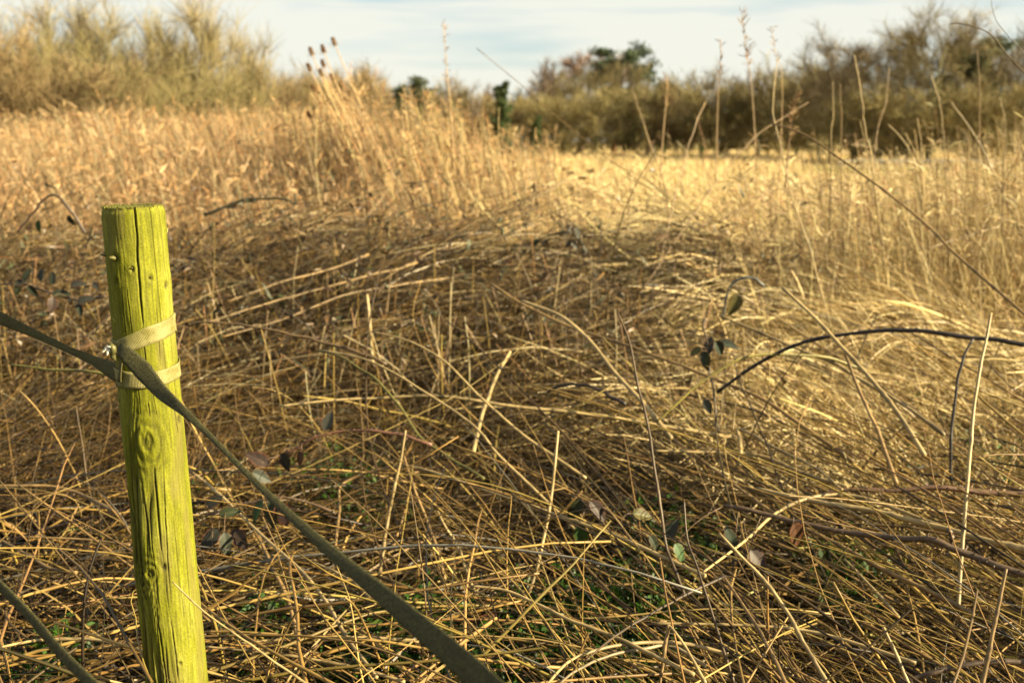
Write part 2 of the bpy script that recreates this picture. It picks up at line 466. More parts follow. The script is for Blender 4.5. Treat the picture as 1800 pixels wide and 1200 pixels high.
def leaf_clumps(r, centres, rad, n, size, cols, flat=1.0):
    """small leaf quads scattered through clumps"""
    k = r.integers(0, len(centres), n)
    d = r.normal(size=(n, 3)); d /= np.linalg.norm(d, axis=1, keepdims=True)
    p = centres[k] + d * (rad[k] * r.random(n) ** .45)[:, None] * np.array([1, 1, flat])
    a = r.normal(size=(n, 3)); a /= np.linalg.norm(a, axis=1, keepdims=True)
    b = np.cross(a, r.normal(size=(n, 3))); b /= np.linalg.norm(b, axis=1, keepdims=True)
    s = size * r.uniform(.5, 1.3, n)[:, None]
    V = np.stack([p - a * s, p + b * s * .45, p + a * s, p - b * s * .45], 1).reshape(-1, 3)
    Fq = np.arange(n * 4).reshape(n, 4)
    return V, Fq, np.repeat(pick(cols, n, r, .25), 4, 0)

BARK_OLIVE = [(.13, .11, .05), (.16, .13, .06), (.10, .085, .045)]
BARK_GREY = [(.09, .075, .055), (.12, .10, .07), (.15, .125, .08)]
class TreeKind: pass
def tree_kind(seed, H, tr, limbs, first, spread, up, twigs, tl, tw, tcols, bark, sub=5, stems=1, sub2=3, wig=.12, ivy=0, ivy_h=.6, crown_leaf=None, twup=.35):
    r = np.random.default_rng(seed)
    g, thin = make_branches(r, H, tr, limbs, first, spread, up, wig, sub, stems, sub2)
    k = TreeKind()
    V, Fq, Cc = tube_set(g, 5, lambda n: pick(bark, n, r))
    k.trunk = mesh_np('trunk', V, Fq, Cc); k.trunk.materials.append(M_TWIG)
    n3 = [t for t in thin if t[1] <= .2]
    parts = []
    if n3:
        P = np.stack([t[0] for t in n3]); Wd = np.tile(np.linspace(1, .5, 3)[None], (len(n3), 1)) * tr * .10 + tw
        parts.append(ribbons(P, Wd, pick(tcols, len(n3), r), r))
    parts.append(twig_cloud(r, thin, twigs, tl, tw, tcols, up=twup))
    if crown_leaf:
        cen = np.array([t[0][-1] for t in thin if t[1] <= .6]); V_, F_, C_ = leaf_clumps(r, cen, np.full(len(cen), crown_leaf[1]), crown_leaf[0], crown_leaf[2], crown_leaf[3], .6)
        parts.append((V_, F_, C_))
    V, Fq, Cc = join(parts); VC = V
    k.crown = mesh_np('crown', V, Fq, Cc, smooth=False); k.crown.materials.append(M_NEEDLE if crown_leaf else M_TWIG)
    k.ivy = None
    if ivy:
        P = g[0][0]; cen = []
        for t in np.linspace(.03, ivy_h, 14):
            i = t * 8; i0 = min(int(i), 7); cen.append(P[i0] + (P[i0 + 1] - P[i0]) * (i - i0))
        V, Fq, Cc = leaf_clumps(r, np.array(cen), np.linspace(.34, .16, 14) * H / 8, ivy, .085 * H / 8, [(.035, .07, .012), (.05, .09, .015), (.025, .05, .012)])
        k.ivy = mesh_np('ivy', V, Fq, Cc, smooth=False); k.ivy.materials.append(M_NEEDLE)
    k.H = float(np.quantile(VC[:, 2], .997))
    return k
def place_tree(k, name, label, x, y, height, rot, group=None, wide=1.0, z=-.05):
    s = height / k.H
    t = thing(name, label, 'bush' if 'bush' in name or 'scrub' in name or 'shrub' in name else 'tree', (x, y, z), group)
    t.rotation_euler = (0, 0, rot); t.scale = (s * wide, s * wide, s)
    for nm, me in (('trunk', k.trunk), ('crown', k.crown), ('ivy', k.ivy)):
        if me:
            o = bpy.data.objects.new(nm, me); COL.objects.link(o); o.parent = t
    return t
def X(px, Y): return (px - CX) / F_PX * Y * 1.0 / (math.cos(PITCH)) * math.cos(PITCH) * 1.0
def Xd(px, Y, z=2.0):   # x of pixel column for a thing standing at forward distance Y
    return (px - CX) / F_PX * (Y * math.cos(PITCH) - (z - CAM_H) * math.sin(PITCH))
def top_z(py, Y): return at(900, py, Y)[2]

WILLOW_T = [(.20, .162, .075), (.235, .19, .085), (.17, .14, .065), (.22, .17, .09)]
K_WILLOW = tree_kind(1, 5.0, .07, 7, .12, .27, 1.08, 5600, .95, .013, WILLOW_T, [(.22, .19, .09), (.28, .24, .13)], sub=4, stems=7, sub2=2, wig=.07, twup=.7)
K_WILLOW2 = tree_kind(2, 5.0, .06, 8, .08, .36, .85, 8500, .75, .013, [(.155, .128, .055), (.19, .157, .062), (.17, .135, .065)], BARK_OLIVE, sub=4, stems=8, sub2=2, wig=.09, twup=.6)
K_SALLOW = tree_kind(3, 5.0, .05, 9, .05, .42, .7, 10000, .65, .014, [(.165, .112, .055), (.19, .135, .065), (.145, .105, .05)], BARK_OLIVE, sub=4, stems=6, sub2=2, wig=.12, twup=.4)
K_OAK = tree_kind(4, 9.0, .2, 16, .3, .46, .6, 7000, .95, .022, [(.115, .088, .047), (.14, .108, .056), (.13, .10, .063)], BARK_GREY, sub=7, sub2=5, wig=.16, ivy=1500, ivy_h=.5)
K_OAK2 = tree_kind(5, 9.0, .17, 16, .26, .44, .8, 6500, .95, .022, [(.14, .112, .053), (.178, .142, .062), (.125, .10, .052)], BARK_OLIVE, sub=6, sub2=4, wig=.14, ivy=1800, ivy_h=.55)
K_THORN = tree_kind(6, 5.0, .09, 13, .06, .46, .6, 9000, .65, .024, [(.178, .143, .06), (.21, .17, .068), (.15, .125, .055)], BARK_OLIVE, sub=5, stems=3, sub2=3, wig=.17)
K_BIRCH = tree_kind(7, 10.0, .13, 15, .3, .24, 1.0, 5500, .9, .02, [(.12, .08, .06), (.14, .1, .07), (.11, .08, .05)], [(.3, .27, .2), (.2, .17, .12)], sub=5, sub2=3, wig=.1)
K_PINE = tree_kind(8, 11.0, .2, 12, .58, .25, .25, 1800, .5, .03, [(.05, .05, .02)], [(.2, .11, .06), (.24, .13, .07)], sub=4, sub2=2, wig=.15, crown_leaf=(7000, .75, .15, [(.04, .06, .026), (.055, .08, .034), (.035, .048, .022)]))
K_LARCH = tree_kind(9, 11.0, .19, 15, .4, .3, .2, 6500, .8, .03, [(.19, .115, .075), (.22, .135, .085), (.17, .105, .07)], [(.16, .1, .065), (.2, .12, .08)], sub=6, sub2=4, wig=.14)
K_CYPRESS = tree_kind(10, 6.0, .1, 22, .05, .13, .9, 900, .4, .03, [(.04, .055, .015)], BARK_GREY, sub=4, sub2=1, wig=.08, crown_leaf=(6500, .34, .11, [(.04, .062, .016), (.055, .08, .02), (.032, .048, .016)]))
K_YEW = tree_kind(12, 6.0, .14, 14, .1, .34, .5, 900, .4, .03, [(.05, .05, .02)], BARK_GREY, sub=5, sub2=1, wig=.14, crown_leaf=(8500, .6, .13, [(.045, .062, .018), (.065, .08, .026), (.055, .06, .028)]))

# left willow scrub, close behind the tall dead stems
G_W = 'willow scrub behind the tall dead stems'
def tr_(k, name, label, px, ptop, Y, rot, group=None, wide=1.0):
    h = top_z(ptop, Y)
    return place_tree(k, name, label, Xd(px, Y, h * .5), Y, h / .97, rot, group, wide)
tr_(K_SALLOW, 'willow_shrub', 'brown twiggy willow shrub cut by the left edge of the photo', -60, 20, 17, .3, G_W, 1.0)
tr_(K_WILLOW2, 'willow_shrub', 'olive willow shrub with pale upright stems up and left of the mossy post', 130, 62, 21, 1.3, G_W, 1.3)
tr_(K_WILLOW, 'willow_shrub', 'tallest pale willow shrub, its thin rods reaching the top edge of the photo', 320, -15, 23, 2.2, G_W, 1.0)
tr_(K_WILLOW, 'willow_shrub', 'pale willow shrub with sparse upright rods, nearest the open sky', 420, 35, 25, 4.1, G_W, .9)
tr_(K_WILLOW2, 'willow_shrub', 'dense olive willow shrub between the left edge and the pale rods', 215, 95, 19, 5.0, G_W, 1.3)
tr_(K_SALLOW, 'willow_shrub', 'low brown willow shrub just left of the teasel heads', 490, 128, 26, .9, G_W, 1.2)
tr_(K_SALLOW, 'willow_shrub', 'low orange brown willow shrub right behind the teasel heads', 610, 118, 27, 3.0, G_W, 1.0)
tr_(K_WILLOW2, 'willow_shrub', 'dark olive willow shrub low at the far left behind brown stems', 25, 62, 19, 3.7, G_W, 1.2)
tr_(K_WILLOW, 'willow_shrub', 'pale willow shrub with thin rods between the left edge and the tallest one', 60, -20, 24, 2.9, G_W, 1.2)
tr_(K_WILLOW2, 'willow_shrub', 'broad olive willow shrub under the sparse pale rods beside the open sky', 395, 118, 22, .4, G_W, 1.5)
tr_(K_WILLOW2, 'willow_shrub', 'broad olive willow shrub above the post top, under the tallest rods', 265, 100, 21.5, 2.0, G_W, 1.5)
tr_(K_SALLOW, 'willow_shrub', 'dense brown willow thicket low behind the stems between the post and the left edge', 120, 95, 18, 5.2, G_W, 1.5)
tr_(K_WILLOW, 'willow_shrub', 'sparse pale willow rods rising left of the tallest willow shrub', 235, 5, 24, 5.6, G_W, 1.1)
tr_(K_YEW, 'ivy_bush', 'small dark green ivy bush under the tallest willow rods', 310, 135, 22.5, 1, None, .5)
tr_(K_YEW, 'evergreen_bush', 'dark evergreen bush peering over the leaning stems right of the teasels', 728, 140, 60, 2.0, None, .85)
tr_(K_CYPRESS, 'ivy_clad_tree', 'narrow dark green ivy column in the middle of the tree line', 884, 148, 62, .2, None, .85)
tr_(K_CYPRESS, 'ivy_clad_tree', 'short narrow green ivy stump right of the tall ivy column', 942, 205, 58, 1.2, None, .85)
tr_(K_LARCH, 'larch_tree', 'reddish brown bare larch left of the dark pine', 1022, 95, 92, .6, None, 1.25)
tr_(K_BIRCH, 'bare_tree', 'thin grey bare tree left of the reddish larch', 965, 105, 95, 2.6, None, 1.0)
tr_(K_PINE, 'pine_tree', 'dark green pine topping the middle of the tree line', 1080, 88, 90, 1.7, None, 1.3)
tr_(K_YEW, 'evergreen_bush', 'dull green evergreen bush at the foot of the slope right of the pine', 1150, 150, 85, 3.1, None, 1.3)
G_R = 'tall bare trees at the right end of the tree line'
tr_(K_OAK, 'bare_tree', 'dark bare tree leading the right hand wood, ragged top against open sky', 1510, 52, 52, .4, G_R, 1.1)
tr_(K_OAK2, 'bare_tree', 'tallest pale olive bare tree of the right hand wood with branching pale trunk', 1640, 12, 47, 1.4, G_R, 1.15)
tr_(K_OAK, 'bare_tree', 'broad bare tree cut by the right edge of the photo', 1810, 70, 50, 2.9, G_R, 1.3)
tr_(K_YEW, 'evergreen_bush', 'dark ivy covered bush among the bare trunks of the right hand wood', 1715, 75, 51, 2.4, None, .9)
tr_(K_OAK2, 'bare_tree', 'lower dark bare tree at the left foot of the right hand wood', 1465, 108, 56, 4.0, G_R, 1.25)
tr_(K_THORN, 'thorn_bush', 'dark thorn thicket under the tallest bare tree', 1600, 150, 45, .9, G_R, 1.3)
tr_(K_THORN, 'thorn_bush', 'dark thorn thicket at the right edge below the broad bare tree', 1760, 150, 44, 2.2, G_R, 1.3)
tr_(K_THORN, 'thorn_bush', 'dark thorn thicket at the foot of the leading bare tree', 1510, 160, 48, 5.2, G_R, 1.3)
tr_(K_OAK2, 'bare_tree', 'bare tree filling the gap left of the tallest one in the right hand wood', 1578, 55, 54, 2.2, G_R, 1.3)
tr_(K_OAK, 'bare_tree', 'bare tree between the tallest one and the right edge', 1725, 42, 55, 5.2, G_R, 1.3)
G_F = 'bare olive brown trees of the far tree line'
FAR = []
LF = 'bare olive brown bushy tree in the far tree line across the field'
for i, (px, pt, Y, kk, wd) in enumerate([(520, 150, 60, 3, 1.0), (560, 168, 70, 1, 1.2), (600, 148, 66, 0, 1.0), (645, 160, 72, 3, 1.1), (685, 172, 66, 1, 1.2), (765, 182, 74, 0, 1.3), (800, 158, 70, 3, .9), (835, 185, 72, 1, 1.3), (862, 172, 76, 4, 1.0),
                                 (915, 190, 74, 0, 1.2), (945, 158, 80, 4, 1.1), (985, 150, 82, 3, 1.0), (1010, 185, 70, 0, 1.2), (1048, 140, 84, 3, 1.1), (1100, 132, 86, 3, 1.0), (1135, 168, 72, 0, 1.3),
                                 (1170, 158, 76, 3, 1.0), (1200, 178, 70, 1, 1.3), (1235, 142, 72, 3, 1.0), (1270, 172, 66, 0, 1.3), (1300, 150, 70, 4, 1.0), (1335, 145, 64, 3, 1.1), (1370, 168, 66, 0, 1.3), (1405, 140, 68, 3, 1.0), (1440, 132, 60, 0, 1.1)]):
    k = (K_THORN, K_SALLOW, K_THORN, K_OAK2, K_BIRCH)[kk]
    FAR.append((px, tr_(k, 'bare_tree', LF, px, pt - 22, Y, i * 1.9, G_F, wd)))
ORD = ['first', 'second', 'third', 'fourth', 'fifth', 'sixth', 'seventh', 'eighth', 'ninth', 'tenth', 'eleventh', 'twelfth', 'thirteenth', 'fourteenth', 'fifteenth', 'sixteenth', 'seventeenth', 'eighteenth', 'nineteenth', 'twentieth']
for sel, txt in ((sorted([f for f in FAR if f[0] < 884], key=lambda f: -f[0]), 'bushy bare tree of the far tree line, %s leftwards from the ivy column'),
                 (sorted([f for f in FAR if 884 <= f[0] < 1078], key=lambda f: f[0]), 'bushy bare tree of the far tree line, %s from the ivy column towards the pine'),
                 (sorted([f for f in FAR if f[0] >= 1078], key=lambda f: f[0]), 'bushy bare tree of the far tree line, %s rightwards from the pine')):
    for q, f in enumerate(sel): f[1]['label'] = txt % ORD[q]
# the wood goes on behind the gaps, out of the frame to either side and low between the trunks: one far mass
r = np.random.default_rng(21)
n = 46000
xx = r.uniform(-75, 75, n); yy = 88 + r.uniform(0, 14, n) + .06 * np.abs(xx)
hh = 3.8 + .8 * np.sin(xx * .31) + .7 * np.sin(xx * .83 + 1) + .5 * np.sin(xx * 2.3)
base = np.stack([xx, yy, r.random(n) ** .8 * hh], -1)
el = r.normal(.9, .4, n)
P = lines(base, r.uniform(.6, 1.5, n), r.uniform(0, 6.28, n), el, r.normal(.2, .3, n), r.normal(0, .4, n), 3, r=r)
Vt = ribbons(P, np.full((n, 3), .07), pick([(.175, .14, .065), (.215, .175, .075), (.145, .12, .06), (.12, .115, .045)], n, r), r)
link('far_thicket', mesh_np('far_thicket', *Vt, smooth=False), M_TWIG, kind='stuff')

# ------------------------------------------------------------------ dead vegetation, from far to near
GOLD = [(0.4701, 0.3571, 0.1620), (0.5131, 0.4057, 0.1996), (0.4047, 0.2981, 0.1308), (0.5688, 0.4585, 0.2564), (0.3392, 0.2390, 0.1073)]
TAN = [(0.2559, 0.1870, 0.0955), (0.2095, 0.1460, 0.0671), (0.2951, 0.2290, 0.1238), (0.1704, 0.1119, 0.0556), (0.3178, 0.2630, 0.1509), (0.2652, 0.1431, 0.0637), (0.2142, 0.1219, 0.0588)]
STRAW = [(0.2170, 0.1429, 0.0440), (0.2508, 0.1761, 0.0601), (0.1754, 0.1074, 0.0310), (0.1370, 0.0797, 0.0229), (0.1924, 0.1342, 0.0297), (0.1585, 0.0954, 0.0353)]
BROWN = [(0.0583, 0.0322, 0.0082), (0.0446, 0.0233, 0.0061), (0.0721, 0.0411, 0.0108), (0.0338, 0.0192, 0.0052), (0.0859, 0.0520, 0.0142), (0.0552, 0.0370, 0.0082)]
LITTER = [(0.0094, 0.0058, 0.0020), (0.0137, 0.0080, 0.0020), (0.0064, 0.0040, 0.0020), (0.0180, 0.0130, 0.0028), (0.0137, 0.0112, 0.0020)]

def wedge(r, n, y0, y1, px0, px1, p=1.0):
    """points spread over the ground between two image columns, density ~ even on the ground (p=1)"""
    y = np.sqrt(r.uniform(y0 ** 2, y1 ** 2, n)) if p == 1.0 else y0 * (y1 / y0) ** r.random(n)
    px = r.uniform(px0, px1, n)
    return (px - CX) / F_PX * y, y, px
def sstep(a, b, x):
    t = np.clip((x - a) / (b - a), 0, 1); return t * t * (3 - 2 * t)
def mound(x, y):
    px = CX + x / np.maximum(y, .3) * F_PX
    k = sstep(-500, 350, px) * (1 - sstep(1080, 1450, px)); k2 = .45 + .55 * k
    h = .30 + .46 * np.exp(-((y - 4.8) / 1.1) ** 2) * k2 + .10 * np.exp(-(((px - 1170) / 140) ** 2 + ((y - 4.9) / .5) ** 2)) - .30 * np.exp(-(((px - 1210) / 110) ** 2 + ((y - 4.1) / .45) ** 2)) + .06 * np.sin(x * 3.1 + y * 2.2) + .05 * np.sin(x * 5.3 - y * 3.7 + 1)
    return np.clip(h, .12, .9)

def field_grass():
    r = np.random.default_rng(31); parts = []
    # far field
    n = 60000; x, y, px = wedge(r, n, 22, 88, -250, 2050, 0)
    ln = r.uniform(.3, .62, n) * np.where((px > 1400) & (y > 24), .62, 1)
    P = lines(np.stack([x, y, np.zeros(n)], -1), ln, r.uniform(0, 6.28, n), r.normal(1.15, .25, n), r.uniform(.1, .9, n), r.normal(0, .4, n), 3, r=r)
    w = .0009 * y[:, None] * np.array([[1, .9, .45]])
    parts.append(ribbons(P, w, pick(GOLD, n, r), r))
    # middle field: tufted, bent over, combed by the wind
    n = 120000; x, y, px = wedge(r, n, 5.6, 24, -250, 2050, 0)
    tuft = np.sin(x * 1.7 + 2 * np.sin(y * .9)) * np.sin(y * 1.1 + x * .6)
    ln = r.uniform(.35, .75, n) * (1 + .25 * tuft)
    ln *= np.where((px > 780) & (px < 1250) & (y > 8), .8, 1)
    hd = r.normal(2.6, 1.0, n) + .8 * tuft
    P = lines(np.stack([x, y, np.zeros(n)], -1), ln, hd, r.normal(1.2, .28, n), r.uniform(.3, 1.9, n), r.normal(0, .5, n), 4, r=r)
    w = np.maximum(.0038, .0007 * y)[:, None] * np.array([[1, 1, .8, .35]])
    parts.append(ribbons(P, w, pick(GOLD, n, r), r))
    link('dead_grass', mesh_np('dead_grass', *join(parts)), M_GRASS, kind='stuff')
field_grass()

def right_stand():
    r = np.random.default_rng(37); parts = []
    n = 15000; x, y, px = wedge(r, n, 2.7, 8.0, 1180, 2250, 0)
    k = sstep(1250, 1800, px)
    ln = r.uniform(.45, .85, n) * (.75 + .62 * k * sstep(3.0, 4.5, y))
    hd = r.normal(2.9, .9, n)
    P = lines(np.stack([x, y, np.zeros(n)], -1), ln, hd, r.normal(1.15, .3, n), r.uniform(.5, 2.1, n), r.normal(0, .6, n), 6, r=r)
    w = np.maximum(.0032, .0007 * y)[:, None] * np.array([[1, 1, 1, .9, .7, .3]])
    parts.append(ribbons(P, w, pick(GOLD + STRAW, n, r), r))
    # tall thin stems with drooping tips
    n = 800; x, y, px = wedge(r, n, 3.8, 9, 1300, 2250, 0)
    ln = r.uniform(.75, 1.15, n) * (.75 + .50 * sstep(1350, 1850, px))
    P = lines(np.stack([x, y, np.zeros(n)], -1), ln, r.uniform(0, 6.28, n), r.normal(1.42, .12, n), r.uniform(0, .5, n) + (r.random(n) < .3) * 1.4, r.normal(0, .4, n), 8, .04, r=r)
    parts.append(tubes(P, np.full((n, 8), .0022) * np.linspace(1.2, .5, 8)[None] * np.maximum(1, y / 5)[:, None], 3, pick(STRAW + GOLD, n, r), r))
    n = 3600; x, y, px = wedge(r, n, 4.2, 9.5, 870, 2250, 0); keep = (px > 1350) | (r.random(n) < .35); x, y, px = x[keep], np.where(px < 1350, np.maximum(y, 5.8), y)[keep], px[keep]; x = (px - CX) / F_PX * y; n = len(x); k = sstep(1380, 1800, px)
    top = np.interp(px, [870, 1100, 1330, 1450, 1600, 1720, 1800, 2250], [285, 280, 292, 286, 282, 262, 225, 200]) + r.normal(0, 28, n)
    hgt = CAM_H - np.tan(np.arctan((top - CY) / F_PX) + PITCH) * y
    ln = np.clip(hgt, .4, 1.6) * r.uniform(.8, 1.05, n)
    P = lines(np.stack([x, y, np.zeros(n)], -1), ln, r.normal(2.9, .9, n), r.normal(1.45, .08, n), r.uniform(0, .35, n) + (r.random(n) < .35) * r.uniform(.6, 1.8, n), r.normal(0, .5, n), 9, .03, r=r)
    parts.append(ribbons(P, np.full((n, 9), .0042) * np.linspace(1.1, .5, 9)[None] * np.maximum(1, y / 6)[:, None], pick(GOLD + TAN, n, r), r))
    m = 11000; q = r.integers(0, n, m); sI = 8 - r.random(m) ** 1.3 * 2.6; i0 = np.minimum(sI.astype(int), 7); f = (sI - i0)[:, None]
    b = P[q, i0] * (1 - f) + P[q, i0 + 1] * f
    Q = lines(b, r.uniform(.03, .10, m), r.normal(2.9, 1.2, m), r.normal(.5, .5, m), r.normal(.9, .5, m), r.normal(0, .6, m), 4, r=r)
    parts.append(ribbons(Q, np.full((m, 4), .005) * np.array([[.6, 1.2, 1, .4]]), pick(GOLD + TAN, m, r), r))
    V1 = join(parts)
    link('tall_dead_grass', mesh_np('tall_dead_grass', *V1), M_GRASS, kind='stuff')
right_stand()

def left_stand():
    r = np.random.default_rng(41); parts = []
    def env(px, y):     # height of the stand: up to the top line seen in the photo
        t = np.interp(px, [-300, 0, 120, 250, 330, 480, 560, 620, 700, 760, 900, 1000], [205, 200, 208, 180, 195, 178, 190, 182, 196, 215, 255, 285])
        d = ray(0, 0)
        ang = np.arctan((t - CY) / F_PX) + PITCH
        return CAM_H - np.tan(ang) * y
    n = 34000; x, y, px = wedge(r, n, 5.6, 14, -330, 1120, 0); keep = r.random(n) > .96 * sstep(560, 1080, px) ** .7; x, y, px = x[keep], y[keep], px[keep]; n = len(x)
    H = np.clip(env(px, np.minimum(y, 9.5)), .35, 1.75) * np.interp(y, [5.6, 7.5, 14], [.62, .95, 1.05])
    ln = H * r.uniform(.55, 1.08, n)
    P = lines(np.stack([x, y, np.zeros(n)], -1), ln, r.normal(3.0, .8, n), r.normal(1.38, .13, n), r.uniform(-.05, .55, n), r.normal(0, .5, n), 5, .05, r=r)
    w = np.maximum(.004, .0006 * y)[:, None] * np.array([[1, 1, .9, .8, .5]])
    c = pick(TAN, n, r)
    parts.append(ribbons(P, w, c, r))
    # side sprays and fluffy tops of willowherb
    m = 52000; k = r.integers(0, n, m); s = 1 - r.random(m) ** 1.4 * .75; i = s * 4; i0 = np.minimum(i.astype(int), 3); f = (i - i0)[:, None]
    b = P[k, i0] * (1 - f) + P[k, i0 + 1] * f
    Q = lines(b, r.uniform(.03, .13, m), r.uniform(0, 6.28, m), r.normal(.5, .5, m), r.normal(.3, .5, m), r.normal(0, .8, m), 3, r=r)
    parts.append(ribbons(Q, np.full((m, 3), .0065) * np.array([[1, 1, .5]]) * np.maximum(1, y[k] / 8)[:, None], pick([(.36, .2, .08), (.45, .28, .13), (.28, .15, .06), (.5, .35, .2)], m, r), r))
    link('dead_willowherb_stand', mesh_np('dead_willowherb_stand', *join(parts)), M_GRASS, kind='stuff')
left_stand()

def mound_stuff():
    r = np.random.default_rng(43); parts = []
    n = 44000; x, y, px = wedge(r, n, 2.3, 6.2, -300, 1900, 0)
    h = mound(x, y); z = h * r.random(n) ** .7 * .9
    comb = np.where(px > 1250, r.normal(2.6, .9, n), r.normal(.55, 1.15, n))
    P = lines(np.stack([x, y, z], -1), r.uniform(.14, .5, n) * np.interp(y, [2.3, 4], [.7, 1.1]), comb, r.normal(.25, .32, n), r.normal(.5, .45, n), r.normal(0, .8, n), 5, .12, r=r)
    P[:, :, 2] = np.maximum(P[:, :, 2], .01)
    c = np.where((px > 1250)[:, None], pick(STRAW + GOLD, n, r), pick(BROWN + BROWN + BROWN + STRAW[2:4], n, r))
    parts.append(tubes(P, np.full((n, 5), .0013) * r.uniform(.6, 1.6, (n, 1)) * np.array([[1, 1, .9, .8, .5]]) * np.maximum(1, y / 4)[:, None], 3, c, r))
    n = 1500; x, y, px = wedge(r, n, 3.3, 5.6, -250, 1380, 0)          # thin dark bramble canes arching out of it
    P = lines(np.stack([x, y, mound(x, y) * r.uniform(.5, .9, n)], -1), r.uniform(.3, .9, n), r.uniform(0, 6.28, n), r.normal(.75, .35, n), r.normal(1.5, .5, n), r.normal(0, .7, n), 8, .07, r=r)
    P[:, :, 2] = np.maximum(P[:, :, 2], .01)
    parts.append(tubes(P, np.full((n, 8), .0019) * r.uniform(.6, 1.5, (n, 1)) * np.linspace(1.2, .5, 8)[None], 3, pick([(.040, .026, .010), (.060, .037, .014), (.030, .021, .009), (.080, .052, .019)], n, r), r))
    k_ = 5200; q = r.integers(0, n, k_); b = P[q, r.integers(2, 8, k_)]     # their small withered leaves
    P5 = np.stack([b, b + r.normal(0, .012, (k_, 3)), b + r.normal(0, .02, (k_, 3))], 1)
    V5 = ribbons(P5, np.array([[.004, .014, .004]]) * r.uniform(.6, 1.3, (k_, 1)), pick([(.06, .035, .018), (.09, .05, .022), (.04, .045, .02), (.12, .075, .03)], k_, r), r)
    parts.append(V5)
    n = 900; x, y, px = wedge(r, n, 3.0, 6.0, -200, 1400, 0)
    P = lines(np.stack([x, y, mound(x, y) * .4], -1), r.uniform(.25, .6, n), r.uniform(0, 6.28, n), r.normal(1.25, .3, n), r.normal(.2, .4, n), r.normal(0, .3, n), 6, .05, r=r)
    parts.append(tubes(P, np.full((n, 6), .0019) * r.uniform(.7, 1.4, (n, 1)), 3, pick(STRAW + TAN, n, r), r))
    link('bramble_and_stem_tangle', mesh_np('bramble_and_stem_tangle', *join(parts)), M_STRAW, kind='stuff')
mound_stuff()

def swaths():
    # hanks of dead grass and stems bent over together, each hank with its own lie
    r = np.random.default_rng(67); parts = []
    for cnt, y0, y1, p0, p1, hm, hs, per, pal, wd, zf, lenr, em in (
            (330, 2.9, 7.0, 1130, 2100, 2.7, .75, 34, GOLD + STRAW[:2] + GOLD, .0042, (.75, 1.15), (.35, .75), .25),
            (260, 3.0, 6.2, -200, 1250, .45, .5, 26, BROWN + TAN[:3] + STRAW[2:4], .0036, (.6, 1.08), (.35, .8), .25),
            (150, 1.7, 3.2, -300, 900, .3, .7, 22, BROWN + STRAW[2:4], .003, (.5, .95), (.3, .6), .1),
            (260, 6.5, 14.0, 700, 2100, 2.7, .8, 30, GOLD, .006, (1.0, 1.5), (.45, .8), .5)):
        cx, cy, cpx = wedge(r, cnt, y0, y1, p0, p1, 0)
        hh = r.normal(hm, hs, cnt); ee = r.normal(em, .15, cnt); bb = r.normal(.7, .3, cnt); tone = r.uniform(.8, 1.4, cnt) if p0 > 500 else r.uniform(.65, 1.15, cnt)
        k = np.repeat(np.arange(cnt), per); n = len(k); sp = .05 * np.maximum(1, cy[k] / 4)
        x = cx[k] + r.normal(0, 1, n) * sp * 1.6; y = cy[k] + r.normal(0, 1, n) * sp * 1.6
        z = np.maximum(.03, mound(x, y) * r.uniform(zf[0], zf[1], n) - .06)
        P = lines(np.stack([x, y, z], -1), r.uniform(lenr[0], lenr[1], n), hh[k] + r.normal(0, .16, n), ee[k] + r.normal(0, .12, n), bb[k] + r.normal(0, .15, n), r.normal(0, .25, n), 6, .03, r=r)
        P[:, :, 2] = np.maximum(P[:, :, 2], .01)
        w = wd * r.uniform(.6, 1.4, (n, 1)) * np.maximum(1, cy[k] / 6)[:, None] * np.array([[1, 1, 1, .9, .7, .35]])
        parts.append(ribbons(P, w, pick(pal, n, r) * tone[k][:, None], r))
    link('bent_grass_hanks', mesh_np('bent_grass_hanks', *join(parts)), M_STRAW, kind='stuff')
swaths()

def near_litter():
    r = np.random.default_rng(47); parts = []
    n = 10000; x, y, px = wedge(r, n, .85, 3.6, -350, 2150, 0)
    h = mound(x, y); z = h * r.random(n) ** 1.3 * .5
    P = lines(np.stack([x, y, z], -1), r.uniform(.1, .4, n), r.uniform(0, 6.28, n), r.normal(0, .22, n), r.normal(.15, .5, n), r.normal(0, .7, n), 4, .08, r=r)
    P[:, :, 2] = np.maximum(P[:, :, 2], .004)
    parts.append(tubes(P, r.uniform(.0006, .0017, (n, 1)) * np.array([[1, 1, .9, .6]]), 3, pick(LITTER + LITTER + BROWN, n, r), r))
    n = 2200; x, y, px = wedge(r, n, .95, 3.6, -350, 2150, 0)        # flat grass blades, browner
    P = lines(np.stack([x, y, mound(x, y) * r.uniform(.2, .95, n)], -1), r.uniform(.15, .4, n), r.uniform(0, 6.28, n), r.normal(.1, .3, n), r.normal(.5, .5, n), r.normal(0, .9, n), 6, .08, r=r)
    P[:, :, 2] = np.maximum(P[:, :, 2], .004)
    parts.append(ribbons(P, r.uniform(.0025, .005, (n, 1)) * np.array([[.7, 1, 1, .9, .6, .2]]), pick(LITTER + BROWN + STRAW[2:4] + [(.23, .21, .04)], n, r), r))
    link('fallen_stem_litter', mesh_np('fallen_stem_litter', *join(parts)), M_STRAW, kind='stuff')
near_litter()

